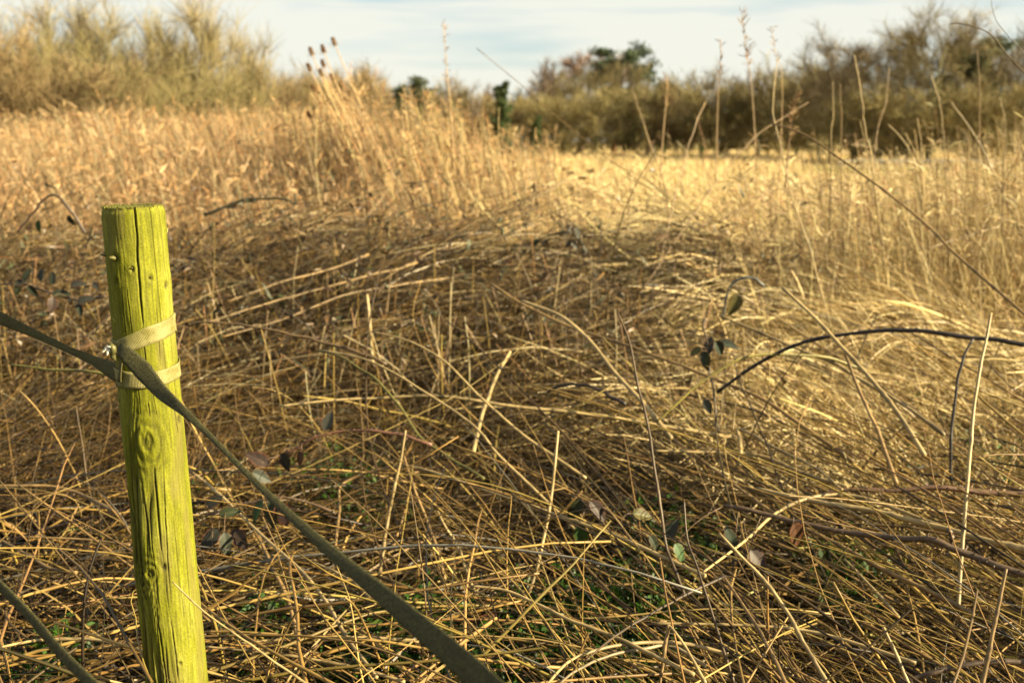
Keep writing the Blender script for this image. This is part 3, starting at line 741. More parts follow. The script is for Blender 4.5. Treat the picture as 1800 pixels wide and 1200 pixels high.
def near_straw():
    """long stalks lying through one another; those that show largest are objects of their own"""
    r = np.random.default_rng(53)
    n = 2250; x, y, px = wedge(r, n, 1.0, 3.7, -350, 2150, 0)
    keep = (y < 2.5) | (r.random(n) < np.where(px > 1200, .8, .35)); x, y, px = x[keep], y[keep], px[keep]; n = len(x)
    h = mound(x, y); z = h * r.uniform(.3, 1.12, n)
    kind = r.random(n); right = sstep(850, 1300, px)
    hd = np.where(kind < .30 + .38 * right, r.normal(2.2, .3, n), np.where(kind < .72, r.uniform(-.35, .45, n) + np.pi * (r.random(n) < .5), r.uniform(0, 6.28, n)))
    el = np.where(kind < .30 + .38 * right, r.normal(.24, .13, n), r.normal(.12, .16, n))
    up = kind > .9; el = np.where(up, r.normal(1.1, .3, n), el)
    ln = np.where(up, r.uniform(.15, .4, n), r.uniform(.3, 1.25, n))
    S = 12
    P = lines(np.stack([x, y, z], -1), ln, hd, el, r.normal(.35, .35, n), r.normal(0, .4, n), S, .045, r=r)
    ce = P.mean(1); P[:, :, :2] += (np.stack([x, y], -1) - ce[:, :2])[:, None, :] * (~up)[:, None, None]
    P[:, :, 2] = np.maximum(P[:, :, 2], .01)
    # keep clear of the camera and the post
    dcam = np.linalg.norm(P - C0[None, None], axis=2).min(1)
    dpost = np.abs(np.hypot(P[:, :, 0] + .45, P[:, :, 1] - 1.22)).min(1)
    ok = (dcam > .95) & (dpost > .06) & (P[:, :, 1].min(1) > .55) & ~((P[:, :, 2].max(1) > .62) & (y < 2.2))
    P, y, px = P[ok], y[ok], px[ok]; n = len(P)
    R = (.0010 + .0027 * r.random((n, 1)) ** 1.5) * np.linspace(1.1, .55, S)[None]
    c = np.where((r.random(n) < .5)[:, None], pick(BROWN + BROWN + STRAW[3:], n, r, .16) * .72, pick(STRAW, n, r, .16) * np.array([1.26, 1.22, 1.12]))
    node = r.random((n, S)) < .16; R = R * (1 + .28 * node)
    cs = c[:, None, :] * (1 + .16 * r.normal(0, 1, (n, S, 1)))
    cs = np.clip(np.where(node[:, :, None], cs * .6, cs), .004, .8)
    grey = (r.random(n) < .05)[:, None, None]; cs = np.where(grey, cs.mean(2, keepdims=True) * np.array([1.05, .95, .75]), cs)
    # stalk size as seen: radius over depth, inside the frame
    mid = P[:, S // 2]; dep = mid[:, 1] * math.cos(PITCH) - (mid[:, 2] - CAM_H) * math.sin(PITCH)
    u = CX + mid[:, 0] / dep * F_PX; v = CY - ((mid[:, 2] - CAM_H) * math.cos(PITCH) + mid[:, 1] * math.sin(PITCH)) / dep * F_PX
    size = R[:, 0] / dep * (ln[ok]) / dep * ((u > 0) & (u < 1800) & (v > 520) & (v < 1190)) * np.clip(P[:, S // 2, 2] / mound(mid[:, 0], mid[:, 1]), .2, 1.2)
    m = 240; bx, by, bp = wedge(r, m, 1.25, 2.9, 750, 2100, 0)
    lo = lines(np.stack([bx, by, mound(bx, by) * r.uniform(.55, 1.15, m)], -1), r.uniform(.6, 1.3, m), r.normal(2.25, .3, m), r.normal(.32, .14, m), r.normal(.55, .3, m), r.normal(0, .35, m), S, .035, r=r)
    lo[:, :, :2] -= (lo.mean(1)[:, :2] - np.stack([bx, by], -1))[:, None, :]; lo[:, :, 2] = np.maximum(lo[:, :, 2], .01)
    lo = lo[(np.linalg.norm(lo - C0[None, None], axis=2).min(1) > .95) & (lo[:, :, 1].min(1) > .6) & (lo[:, :, 2].max(1) < .72)]; m2 = len(lo)
    link('long_arching_straw', mesh_np('long_arching_straw', *tubes(lo, (.0009 + .0014 * r.random((m2, 1))) * np.linspace(1.2, .5, S)[None], 4, pick(STRAW, m2, r, .15) * 1.15, r)), M_STRAW, kind='stuff')
    m = 520; bx, by, bp = wedge(r, m, 1.05, 3.2, -350, 2150, 0)        # papery leaf blades and split sheaths, curled
    Q = lines(np.stack([bx, by, mound(bx, by) * r.uniform(.45, 1.05, m)], -1), r.uniform(.06, .3, m), r.uniform(0, 6.28, m), r.normal(.2, .4, m), r.normal(.8, .9, m), r.normal(0, 1.3, m), 9, .12, r=r)
    Q[:, :, 2] = np.maximum(Q[:, :, 2], .01)
    okq = (np.abs(np.hypot(Q[:, :, 0] + .45, Q[:, :, 1] - 1.22)).min(1) > .06) & (np.linalg.norm(Q - C0[None, None], axis=2).min(1) > .95); Q = Q[okq]
    Vb = ribbons(Q, r.uniform(.003, .007, (len(Q), 1)) * np.array([[.5, .9, 1, 1, .95, .85, .7, .45, .12]]), pick(STRAW, len(Q), r, .2), r)
    link('papery_leaf_blades', mesh_np('papery_leaf_blades', *Vb), M_GRASS, kind='stuff')
    order = np.argsort(-size); big = order[:170]; rest = order[170:]
    link('lying_straw', mesh_np('lying_straw', *tubes(P[rest], R[rest], 4, cs[rest], r)), M_STRAW, kind='stuff')
    def pix(p):
        d = depth_of(p); return CX + p[0] / d * F_PX, CY - ((p[2] - CAM_H) * math.cos(PITCH) + p[1] * math.sin(PITCH)) / d * F_PX
    classes = {}
    for i in big:
        me = mesh_capped('dry_stalk', P[i] - P[i, 0], R[i], 6, cs[i], c[i] * .6)
        o = link('dry_stalk', me, M_STRAW); o.location = P[i, 0]
        a, b, m = pix(P[i, 0]), pix(P[i, -1]), pix(P[i, S // 2])
        dx, dy = b[0] - a[0], b[1] - a[1]; g = math.degrees(math.atan2(abs(dy), abs(dx)))
        way = 'level' if g < 18 else 'upright' if g > 62 else 'right-sloping' if dx * dy > 0 else 'left-sloping'
        lum = c[i].sum(); shade = 'pale' if lum > .42 else 'golden' if lum > .27 else 'brown'
        x_, y_ = m
        row = 'bottom edge' if y_ > 1010 else 'lower foreground' if y_ > 800 else 'middle tangle'
        zone = 'left of the post' if x_ < 250 else 'between post and slanting strap' if x_ < 420 + (y_ - 800) * 1.05 else 'right of the strap' if x_ < 800 else 'about the central upright stalk' if x_ < 1120 else 'below the brown bramble' if y_ > 930 else 'under the dark arching bramble' if y_ < 850 else 'above the brown bramble'
        classes.setdefault((shade, way, zone, row), []).append((y_, x_, o))
    ordn = ['', 'upper', 'lower']
    for (shade, way, zone, row), lst in classes.items():
        lst.sort(key=lambda t: t[0])
        for q, (y_, x_, o) in enumerate(lst):
            k = len(lst)
            pre = '' if k == 1 else ('upper of two ' if q == 0 else 'lower of two ') if k == 2 else '%s from the top of the ' % ORD[min(q, 19)]
            tag(o, '%s%s %s %s %s, %s' % (pre, shade, way, 'stalk' if k == 1 else 'stalks', zone, row), 'dry stalk', 'plain stalks tangled in the foreground')
near_straw()

def green_cover():
    r = np.random.default_rng(59)
    cen = []
    for px, py, w in ((690, 1150, 60), (740, 1120, 50), (960, 1110, 60), (1100, 1110, 60), (1130, 1060, 40), (600, 880, 60), (660, 1180, 60), (920, 1170, 70), (560, 860, 40), (350, 880, 30),
                      (1340, 790, 60), (1560, 780, 70), (1700, 790, 60), (1760, 720, 50), (1480, 1010, 40), (640, 560, 80), (80, 1190, 40), (460, 1120, 40), (1060, 1170, 60), (820, 1190, 60), (1180, 940, 40), (1650, 720, 60)):
        p = onz(px, py, .24)
        m = int(w * 11)
        cen.append(p + r.normal(0, 1, (m, 3)) * np.array([w / 1700 * p[1] * 1.0, w / 1700 * p[1] * 1.6, .035]))
    c = np.concatenate(cen); c[:, 2] = np.clip(c[:, 2], .05, .36)
    n = len(c); V_, F_, C_ = leaf_clumps(r, c, np.full(n, .014), n * 2, .011, [(.022, .058, .005), (.032, .078, .007), (.018, .044, .005), (.045, .07, .007)])
    link('green_ground_cover', mesh_np('green_ground_cover', V_, F_, C_, smooth=False), M_GREEN, kind='stuff')
green_cover()

# ------------------------------------------------------------------ the post
YP = 1.22
p_top = at(233, 364, YP); p_low = at(311, 1200, YP)
axis = (p_top - p_low) / np.linalg.norm(p_top - p_low)
z_bot = -.15; p_bot = p_low + axis * ((z_bot - p_low[2]) / axis[2])
Lp = np.linalg.norm(p_top - p_bot)
toc = C0 - p_top; toc[2] = 0; toc -= axis * toc.dot(axis); toc /= np.linalg.norm(toc)
rgt = np.cross(toc, axis); rgt /= np.linalg.norm(rgt)
if rgt[0] < 0: rgt = -rgt
def post_v(py):      # length along the axis for an image row
    z = at(233 + (py - 364) * 76 / 836, py, YP)[2]
    return (z - p_bot[2]) / axis[2]
R_TOP, R_LOW = 52.0 / F_PX * depth_of(p_top), 52.5 / F_PX * depth_of(p_low)
def post_R(v):
    v0, v1 = post_v(1200), post_v(364)
    return R_LOW + (R_TOP - R_LOW) * np.clip((v - v0) / (v1 - v0), -.6, 1)
def post_th(px, py):
    xc = 233 + (py - 364) * 76 / 836
    return math.asin(max(-.98, min(.98, (px - xc) / 54.0)))
def post_pt(px, py, lift=0.0):
    v = post_v(py); th = post_th(px, py); Rr = float(post_R(v)) + lift
    return p_bot + axis * v + (toc * math.cos(th) + rgt * math.sin(th)) * Rr
def build_post():
    NT, NV = 300, 460
    vmin = post_v(1200) - .06
    vs = np.concatenate([np.linspace(0, vmin, 12)[:-1], np.linspace(vmin, Lp, NV)])
    th = np.linspace(-math.pi, math.pi, NT, endpoint=False)
    TH, VV = np.meshgrid(th, vs)
    py = 1200 + (VV - post_v(1200)) / (post_v(364) - post_v(1200)) * (364 - 1200)
    k_low = sstep(640, 900, py) * sstep(.55, -.35, TH) if False else sstep(640, 900, py) * (1 - sstep(-.45, .35, TH))
    # grain warped round the knots
    knots = [(258, 762, .55, .030), (262, 985, .22, .018), (250, 1003, .2, .016), (312, 735, .2, .012), (205, 447, .35, .012), (232, 467, .16, .007), (263, 484, .18, .008), (292, 388, .3, .014), (290, 500, .3, .012), (206, 487, .15, .008), (303, 498, .2, .01), (312, 1142, .1, .006), (255, 1175, .3, .014), (285, 975, .12, .01)]
    THw = TH.copy()
    dr = np.zeros_like(TH); crack = np.zeros_like(TH); wear = np.zeros_like(TH)
    for kx, ky, amp, rad in knots:
        t0, v0 = post_th(kx, ky), post_v(ky)
        dt = (TH - t0) * .038; dv = (VV - v0); d2 = (dt / rad) ** 2 + (dv / (rad * 1.5)) ** 2
        THw += -amp * (TH - t0) * np.exp(-d2) * 1.2
        d = np.sqrt(d2)
        if rad > .015:
            ring = np.sin(d * 17 + vnoise((TH + 4) * 10, VV * 60, 512, 5) * 3)
            dr += .0006 * ring * np.exp(-d2 * 1.2) + .0014 * np.exp(-d2 * 2.2) - .0016 * np.exp(-d2 * 22)
            crack += .4 * np.exp(-d2 * 30) + .4 * (ring < -.62) * np.exp(-d2 * 1.2)
        else:
            dr += .0016 * np.exp(-d2 * 1.5) - .0035 * np.exp(-d2 * 9)
            crack += .9 * np.exp(-d2 * 10) * (vnoise((TH + 4) * 60, VV * 500, 512, 6) > .32)
    u = (THw + math.pi) / (2 * math.pi)
    wv = vnoise(u * 8, VV * 6, 8, 1) - .5
    g1 = vnoise(u * 70 + wv * 2, VV * 9 + 3, 70, 2); g2 = vnoise(u * 140 + wv * 5, VV * 22, 140, 3); g3 = vnoise(u * 36 + wv * 3, VV * 5 + 9, 36, 4)
    dr += .0012 * (g1 - .5) * (.12 + 1.1 * k_low) + .0005 * (g2 - .5) * (.35 + k_low)
    gouge = np.clip((g3 - .56) / .3, 0, 1) * k_low          # deep torn grain at the lower left
    dr -= .0030 * gouge * (1 - sstep(-.75, -.3, TH)) + .0008 * gouge; dr -= .0013 * np.clip((g1 - .62) / .3, 0, 1) * k_low
    crack += .3 * np.clip((g1 - .70) / .2, 0, 1) * k_low + .2 * gouge * (1 - sstep(-.75, -.3, TH))
    dr += .0012 * (vnoise(u * 5, VV * 4, 5, 8) - .5) + .0010 * (vnoise(u * 3, VV * 9, 3, 9) - .5)
    for fu, fv, sd, hwid in ((46, 5, 31, .085), (80, 8, 32, .11), (30, 3.2, 33, .05)):      # fine checks following the grain
        rg = np.abs(vnoise(u * fu + wv * 4 + 1.2 * (vnoise(u * 9, VV * 26, 9, 40) - .5), VV * fv + 7, fu, sd) - .5)
        ln_ = np.clip(1 - rg / hwid, 0, 1) * np.clip((vnoise(u * 12, VV * 7 + 3, 12, sd + 5) - .42) * 4, 0, 1)
        wgt = .22 + .95 * k_low
        crack += .75 * ln_ * np.clip(wgt, 0, 1); dr -= .0016 * ln_ * wgt
    # drying checks: (image polyline, half width in m, depth)
    checks = [([(236, 364), (240, 410), (241, 450), (246, 520), (251, 572)], .0010, .0055), ([(249, 560), (252, 600), (256, 640)], .0006, .002), ([(262, 364), (268, 430), (277, 520), (285, 600), (292, 690)], .0006, .0025),
              ([(277, 366), (284, 430), (290, 500)], .0007, .0025), ([(222, 490), (230, 560), (236, 620)], .0005, .0018), ([(270, 520), (275, 560), (280, 640)], .0005, .002), ([(215, 500), (219, 560), (226, 610)], .0005, .0016),
              ([(233, 600), (241, 660), (247, 720)], .0005, .0018), ([(262, 640), (268, 690), (276, 730)], .0005, .0016), ([(296, 560), (302, 640), (308, 720)], .0006, .002), ([(292, 366), (296, 400), (299, 450)], .0012, .004),
              ([(283, 790), (287, 880), (291, 960), (297, 1040)], .0007, .0022), ([(268, 800), (275, 880), (281, 950)], .0010, .0035), ([(247, 820), (257, 900), (262, 960)], .0016, .005), ([(300, 880), (307, 960), (313, 1040)], .0005, .0015),
              ([(272, 1040), (280, 1100), (288, 1160), (292, 1210)], .0016, .005), ([(296, 1060), (304, 1120), (310, 1180)], .0007, .002), ([(262, 1080), (268, 1150), (274, 1210)], .0018, .006), ([(258, 690), (262, 720)], .0006, .002), ([(300, 700), (306, 735), (311, 765)], .0014, .004),
              ([(312, 1000), (316, 1040), (320, 1080)], .0005, .0012), ([(322, 940), (326, 1000), (331, 1060)], .0005, .0012), ([(240, 905), (246, 960), (252, 1010)], .0022, .006), ([(236, 800), (240, 870), (243, 930)], .0024, .006), ([(226, 720), (231, 790), (236, 850)], .0020, .005)]
    ch = np.random.default_rng(3)
    for pl, hw, dp in checks:
        vv = np.array([post_v(p[1]) for p in pl])[::-1]; tt = np.array([post_th(*p) for p in pl])[::-1]
        tc_ = np.interp(VV, vv, tt) + .02 * (vnoise(VV * 90 + ch.random() * 50, VV * 0 + .5, 512, 12) - .5)
        s = np.clip((VV - vv[0]) / (vv[-1] - vv[0]), 0, 1)
        if hw > .0012 and pl[0][1] > 600: hw, dp = hw * .5, dp * .5
        fade = np.where((VV >= vv[0]) & (VV <= vv[-1] + .002), np.minimum(1, np.minimum(s * 5, 1) ), 0) if pl[0][1] < 370 else np.where((VV >= vv[0]) & (VV <= vv[-1]), np.clip(4 * s * (1 - s) * 1.5, 0, 1), 0)
        pr = np.exp(-((TH - tc_) * .038 / np.maximum(hw * (.4 + .6 * fade), 1e-5)) ** 2) * fade
        dr -= dp * pr; crack += pr * (.95 if hw > .001 else .75)
        dr += .0006 * np.exp(-((TH - tc_) * .038 / (hw * 3)) ** 2) * fade
    wear += np.clip((vnoise(u * 14, VV * 11 + 40, 14, 15) - .68) * 3.0, 0, .45) + .35 * np.clip((g2 - .72) * 3, 0, 1)
    rag = .0034 * (vnoise(u * 40, VV * 0 + .3, 40, 18) - .5)
    Rr = post_R(VV) + dr
    near_top = np.exp(-((Lp - VV) / .004) ** 2)
    Rr -= .0022 * near_top
    P = p_bot + axis * (VV + rag * near_top)[..., None] + (toc * np.cos(TH)[..., None] + rgt * np.sin(TH)[..., None]) * Rr[..., None]
    nv = len(vs)
    ii = np.arange(nv * NT).reshape(nv, NT)
    Fq = np.stack([ii[:-1], np.roll(ii[:-1], -1, 1), np.roll(ii[1:], -1, 1), ii[1:]], -1).reshape(-1, 4)
    root = thing('fence_post', 'round wooden post bright yellow green with algae, webbing tied round it', 'post', tuple(p_bot))
    me = mesh_np('shaft', P.reshape(-1, 3) - p_bot, Fq, attrs={'crack': np.clip(crack, 0, 1).ravel(), 'wear': np.clip(wear, 0, 1).ravel()})
    me.materials.append(M_POST); o = bpy.data.objects.new('shaft', me); COL.objects.link(o); o.parent = root
    # end grain
    rings = [1, .97, .85, .7, .55, .4, .25, .1, .02]; Vt = []
    rr0 = Rr[-1]; r_ = np.random.default_rng(9)
    for k, q in enumerate(rings):
        zz = (rag[-1] * (q > .9) + (.0012 * (vnoise(u[-1] * 9 + k, u[-1] * 0 + q * 20, 64, 20) - .5)) + (.0016 if k == 1 else .0010 if k else 0))
        Vt.append(p_bot + axis * (Lp + zz)[..., None] + (toc * np.cos(th)[:, None] + rgt * np.sin(th)[:, None]) * (rr0 * q)[:, None])
    Vt = np.array(Vt); ii = np.arange(len(rings) * NT).reshape(len(rings), NT)
    Fq = np.stack([ii[:-1], np.roll(ii[:-1], -1, 1), np.roll(ii[1:], -1, 1), ii[1:]], -1).reshape(-1, 4)
    cr = np.zeros((len(rings), NT)); cr[:, np.abs(th - post_th(236, 364)) < .045] = .9
    cr[1:] = np.maximum(cr[1:], .35)
    me = mesh_np('end_grain', Vt.reshape(-1, 3) - p_bot, Fq, attrs={'crack': cr.ravel(), 'wear': np.full(cr.size, .25)})
    me.materials.append(M_POST); o = bpy.data.objects.new('end_grain', me); COL.objects.link(o); o.parent = root
    # moss fringe on the rim
    n = 420; a = r_.uniform(-math.pi, math.pi, n); rad = R_TOP * r_.uniform(.75, .99, n)
    b = p_bot + axis * Lp + (toc * np.cos(a)[:, None] + rgt * np.sin(a)[:, None]) * rad[:, None] - p_bot
    Q = lines(b, r_.uniform(.001, .0035, n), r_.uniform(0, 6.28, n), r_.normal(1.1, .4, n), r_.normal(.4, .4, n), r_.normal(0, .5, n), 3, r=r_)
    me = mesh_np('moss_fringe', *tubes(Q, np.full((n, 3), .0005), 3, pick([(.14, .14, .02), (.2, .19, .03), (.09, .08, .02)], n, r_), r_))
    o = link('moss_fringe', me, M_GREEN); o.parent = root; o['kind'] = 'stuff'
    # snapped branch stubs
    for (sx, sy), (ex, ey), out, rad in (((203, 450), (199, 440), .008, .0030), ((188, 447), (178, 444), .006, .0018), ((232, 468), (233, 466), .0022, .0014), ((263, 486), (264, 484), .002, .0013)):
        a0 = post_pt(sx, sy, -.004); th_ = post_th(sx, sy)
        nrm = toc * math.cos(th_) + rgt * math.sin(th_)
        a1 = a0 + nrm * (out + .004) + axis * .003
        Pq = np.array([a0, a0 * .5 + a1 * .5 + axis * .0007, a1])
        o = link('branch_stub', mesh_capped('branch_stub', Pq - p_bot, np.array([rad * 1.4, rad, rad * .45]), 5, (.075, .065, .012), (.17, .14, .05)), M_CANE)
        o.parent = root
    # wood splinters at the edge
    for sx, sy, dx, dy in ((300, 415, 5, -12), (204, 560, -3, -10), (207, 700, -3, -12), (232, 1010, -4, -18), (238, 1060, -4, -20)):
        a0 = post_pt(sx, sy, -.001); a1 = post_pt(sx + dx * .3, sy + dy, .003)
        o = link('splinter', mesh_capped('splinter', np.array([a0, (a0 + a1) / 2 + rgt * .0004, a1]) - p_bot, np.array([.0014, .001, .0003]), 4, (.3, .27, .06)), M_CANE); o.parent = root
    return root
POST = build_post()

# ------------------------------------------------------------------ webbing
def band(name, C, Wv, thick, mat, origin, parent=None, algae=0.0, nrm=None):
    """C centre line (n,3); Wv full width vectors (n,3): a band with real thickness, slightly cupped"""
    C = np.asarray(C); Wv = np.asarray(Wv); n = len(C)
    T = np.gradient(C, axis=0); T /= np.linalg.norm(T, axis=1, keepdims=True)
    Nn = np.cross(T, Wv); Nn /= np.linalg.norm(Nn, axis=1, keepdims=True)
    m = 7; q = np.linspace(-.5, .5, m)
    top = C[:, None] + Wv[:, None] * q[None, :, None] + Nn[:, None] * (thick * .5 + .0006 * (1 - (2 * q) ** 2))[None, :, None]
    bot = C[:, None] + Wv[:, None] * q[None, ::-1, None] + Nn[:, None] * (-thick * .5 + .0006 * (1 - (2 * q) ** 2))[None, ::-1, None]
    ring = np.concatenate([top, bot], 1); K = 2 * m
    ii = np.arange(n * K).reshape(n, K)
    Fq = np.stack([ii[:-1], ii[1:], np.roll(ii[1:], -1, 1), np.roll(ii[:-1], -1, 1)], -1).reshape(-1, 4)
    al = np.repeat(np.broadcast_to(np.asarray(algae, float), (n,))[:, None], K, 1)  # weight of the darker colour that holds painted shade as well as algae
    V = ring.reshape(-1, 3) - np.asarray(origin)
    me = bpy.data.meshes.new(name)
    fl = [tuple(int(a) for a in f) for f in Fq] + [tuple(range(K)), tuple(reversed(range((n - 1) * K, n * K)))]
    me.from_pydata([tuple(v) for v in V], [], fl)
    a = me.attributes.new('algae', 'FLOAT', 'POINT'); a.data.foreach_set('value', al.ravel().astype(np.float32))
    ln = np.concatenate([[0], np.cumsum(np.linalg.norm(np.diff(C, axis=0), axis=1))])
    uvp = np.zeros((n, K, 2)); uvp[:, :, 0] = ln[:, None]; uvp[:, :m, 1] = q * .022; uvp[:, m:, 1] = q[::-1] * .022
    uvp = uvp.reshape(-1, 2); uvl = me.uv_layers.new(name='UVMap')
    vi = np.zeros(len(me.loops), np.int32); me.loops.foreach_get('vertex_index', vi)
    uvl.data.foreach_set('uv', uvp[vi].ravel())
    me.polygons.foreach_set('use_smooth', [True] * (len(fl) - 2) + [False] * 2)
    me.materials.append(mat); me.update()
    o = bpy.data.objects.new(name, me); COL.objects.link(o)
    if parent: o.parent = parent
    else: o.location = origin
    return o
def loop_band(name, pts, width_px, parent, origin, back_rise, lift=.0012, algae=0.0):
    """a loop hugging the post: front path through image points, then round the back"""
    th = [post_th(*p[:2]) for p in pts]; v = [post_v(p[1]) for p in pts]
    th_f = np.linspace(th[0], th[-1], 26); v_f = np.interp(th_f, th, v)
    th_b = np.linspace(th[-1], th[0] + 2 * math.pi, 30)[1:-1]
    s = np.linspace(0, 1, 30)[1:-1]; v_b = v[-1] + (v[0] - v[-1]) * s + back_rise * np.sin(s * math.pi)
    TH = np.concatenate([th_f, th_b, [th_f[0] + 2 * math.pi]]); VV = np.concatenate([v_f, v_b, [v_f[0]]])
    rr = post_R(VV) + lift
    C = p_bot + axis * VV[:, None] + (toc * np.cos(TH)[:, None] + rgt * np.sin(TH)[:, None]) * rr[:, None]
    T = np.gradient(C, axis=0); T /= np.linalg.norm(T, axis=1, keepdims=True)
    rad = toc * np.cos(TH)[:, None] + rgt * np.sin(TH)[:, None]
    Wv = np.cross(T, rad); Wv /= np.linalg.norm(Wv, axis=1, keepdims=True)
    Wv *= np.sign(Wv @ axis)[:, None]
    wpx = np.interp(TH, [th[0], th[len(th) // 2], th[-1]], width_px)
    Wv *= (wpx / F_PX * depth_of(p_top))[:, None]
    Wv = -Wv
    return band(name, C, Wv, .0012, M_STRAP, origin, parent, algae)
def run_band(name, pts, parent, origin, n=60, algae=1.0):  # runs take the colour with shade painted in, loops stay pale
    """pts: (px, py, Y, wx, wy, wY): image point, forward distance, and half-width vector in pixels plus depth skew"""
    C = []; Wv = []
    for px, py, Y, wx, wy, wY in pts:
        a = at(px - wx, py - wy, Y - wY); b = at(px + wx, py + wy, Y + wY)
        C.append((a + b) / 2); Wv.append(b - a)
    Cc = catmull(C, n); C = np.array(C); Wv = np.array(Wv)
    cum = np.concatenate([[0], np.cumsum(np.linalg.norm(np.diff(C, axis=0), axis=1))]); tt = np.linspace(0, cum[-1], n)
    Wc = np.stack([np.interp(tt, cum, Wv[:, k]) for k in range(3)], -1)
    return band(name, Cc, Wc, .0012, M_STRAP, origin, parent, algae)
kn = post_pt(208, 604, .004)
ws = thing('webbing_strap', 'olive webbing strap wound twice round the mossy post and slanting to the lower right', 'strap', tuple(kn))
loop_band('loop', [(207, 604), (230, 592), (262, 580), (304, 567)], (25, 31, 31), ws, kn, -.012)
loop_band('loop', [(206, 654), (240, 656), (280, 655), (313, 650)], (33, 27, 28), ws, kn, .004, lift=.0016)
run_band('slanting_run', [(210, 608, 1.165, 3, -5, 0.0), (222, 622, 1.155, 10, -9, 0.002), (252, 652, 1.14, 11, -13, .002), (285, 690, 1.115, 7, -11, .002), (322, 722, 1.08, 4.5, -6.5, .002), (360, 757, 1.05, 3, -4.5, .002), (400, 797, 1.01, 3, -4, .002),
                        (450, 848, .965, 3.5, -5, .002), (510, 905, .915, 5, -6.5, .002), (580, 968, .86, 7, -8.5, .002), (660, 1034, .80, 10.5, -12, .002), (740, 1103, .735, 13.5, -15, 0), (820, 1172, .675, 16, -18, 0), (900, 1250, .62, 18, -21, 0)], ws, kn, 90)
run_band('slack_run', [(-60, 532, 1.29, 4, -11, 0), (0, 559, 1.27, 4, -10, 0), (60, 586, 1.255, 3, -6.5, .001), (120, 614, 1.24, 2.5, -5, .001), (165, 634, 1.23, 3, -8, .002), (200, 652, 1.205, 2, -16, 0), (214, 655, 1.182, 1, -16.5, 0)], ws, kn, 50, 0.85)
# knot: pinched webbing and a white frayed thread end
r_ = np.random.default_rng(77)
cen = post_pt(209, 606, .006)
kv = []
Pk = np.array([cen + axis * .010 - rgt * .004, cen + axis * .003 + toc * .004, cen - axis * .004 - rgt * .002, cen - axis * .013 + rgt * .001])
o = link('knot', mesh_capped('knot', catmull(Pk, 9) - kn, np.array([.0022, .0034, .0044, .0036, .0046, .0034, .004, .0026, .001]), 7, (.075, .068, .02)), M_CANE); o.parent = ws
for j in range(9):
    a0 = cen - rgt * .006 + axis * .003 + r_.normal(0, .0018, 3); a1 = a0 - rgt * r_.uniform(.001, .006) + axis * r_.uniform(-.009, .006) + toc * r_.uniform(0, .004)
    o = link('frayed_thread', mesh_capped('frayed_thread', np.array([a0, (a0 + a1) / 2 + r_.normal(0, .001, 3), a1]) - kn, np.array([.0016, .0013, .0006]), 5, (.8, .76, .6)), M_THREAD); o.parent = ws
o2 = at(60, 1090, .92)
ws2 = run_band('webbing_strap', [(-90, 950, .98, 4, -6, 0), (-20, 1010, .95, 4.5, -6.5, 0), (50, 1080, .91, 5, -6.5, 0), (110, 1150, .87, 6.5, -6.5, 0), (170, 1210, .83, 8, -7, 0), (250, 1290, .78, 9, -8, 0)], None, o2, 40)
tag(ws2, 'short length of dark webbing strap crossing the bottom left corner, left of the post', 'strap')

# ------------------------------------------------------------------ traced stalks and stems
def stalk(pts, label, w=6, mode=('z', .38, .38), col=(.55, .41, .2), name='dry_stalk', cat='dry stalk', jag=.5, taper=.6, group='standout dry stalks of the foreground', nodes=True, dark_end=None, root=False):
    n = max(12, int(len(pts) * 7)); c2 = catmull(pts, n)
    seed = int(abs(pts[0][0] * 13 + pts[0][1] * 7)) % 9999; r = np.random.default_rng(seed)
    s = np.linspace(0, 1, n)
    c2 = c2 + np.stack([smooth_noise(n, r, n // 3), smooth_noise(n, r, n // 3)], -1) * jag * np.sin(s * math.pi)[:, None]
    P = []
    for (x, y), t in zip(c2, s):
        q = mode[1] + (mode[2] - mode[1]) * t
        P.append(onz(x, y, q) if mode[0] == 'z' else at(x, y, q))
    P = np.array(P)
    if root:      # the stem goes on down to the ground
        d = P[-1] - P[-3]; d = d / np.linalg.norm(d); d[2] = min(d[2], -.35); q = P[-1] + d * (P[-1][2] / -d[2])
        P = np.vstack([P, P[-1] + (q - P[-1]) * np.linspace(.25, 1, 4)[:, None]]); n = len(P); s = np.linspace(0, 1, n)
    dep = np.array([depth_of(p) for p in P])
    R = w / 2 / F_PX * dep * np.linspace(taper, 1.0, n)
    nd = (r.random(n) < .13)
    if nodes: R *= 1 + .28 * nd
    c = np.array(col) * (1 + r.normal(0, .06)); cc = np.clip(c[None] * (1 + .2 * smooth_noise(n, r, 6)[:, None]) * (1 - .4 * nd[:, None]), .01, .9)
    if dark_end is not None:
        k = np.clip((s - .45) / .3, 0, 1)[:, None]; cc = cc * (1 - k) + np.array(dark_end)[None] * k
    o = link(name, mesh_capped(name, P - P[-1], R, 6, cc, np.minimum(c * 1.25, .9)), M_STRAW)
    o.location = P[-1]
    tag(o, label, cat, group)
    return o
PALE, MIDC, DARKC, GREY = (.275, .198, .088), (.17, .107, .042), (.055, .034, .016), (.18, .14, .078)
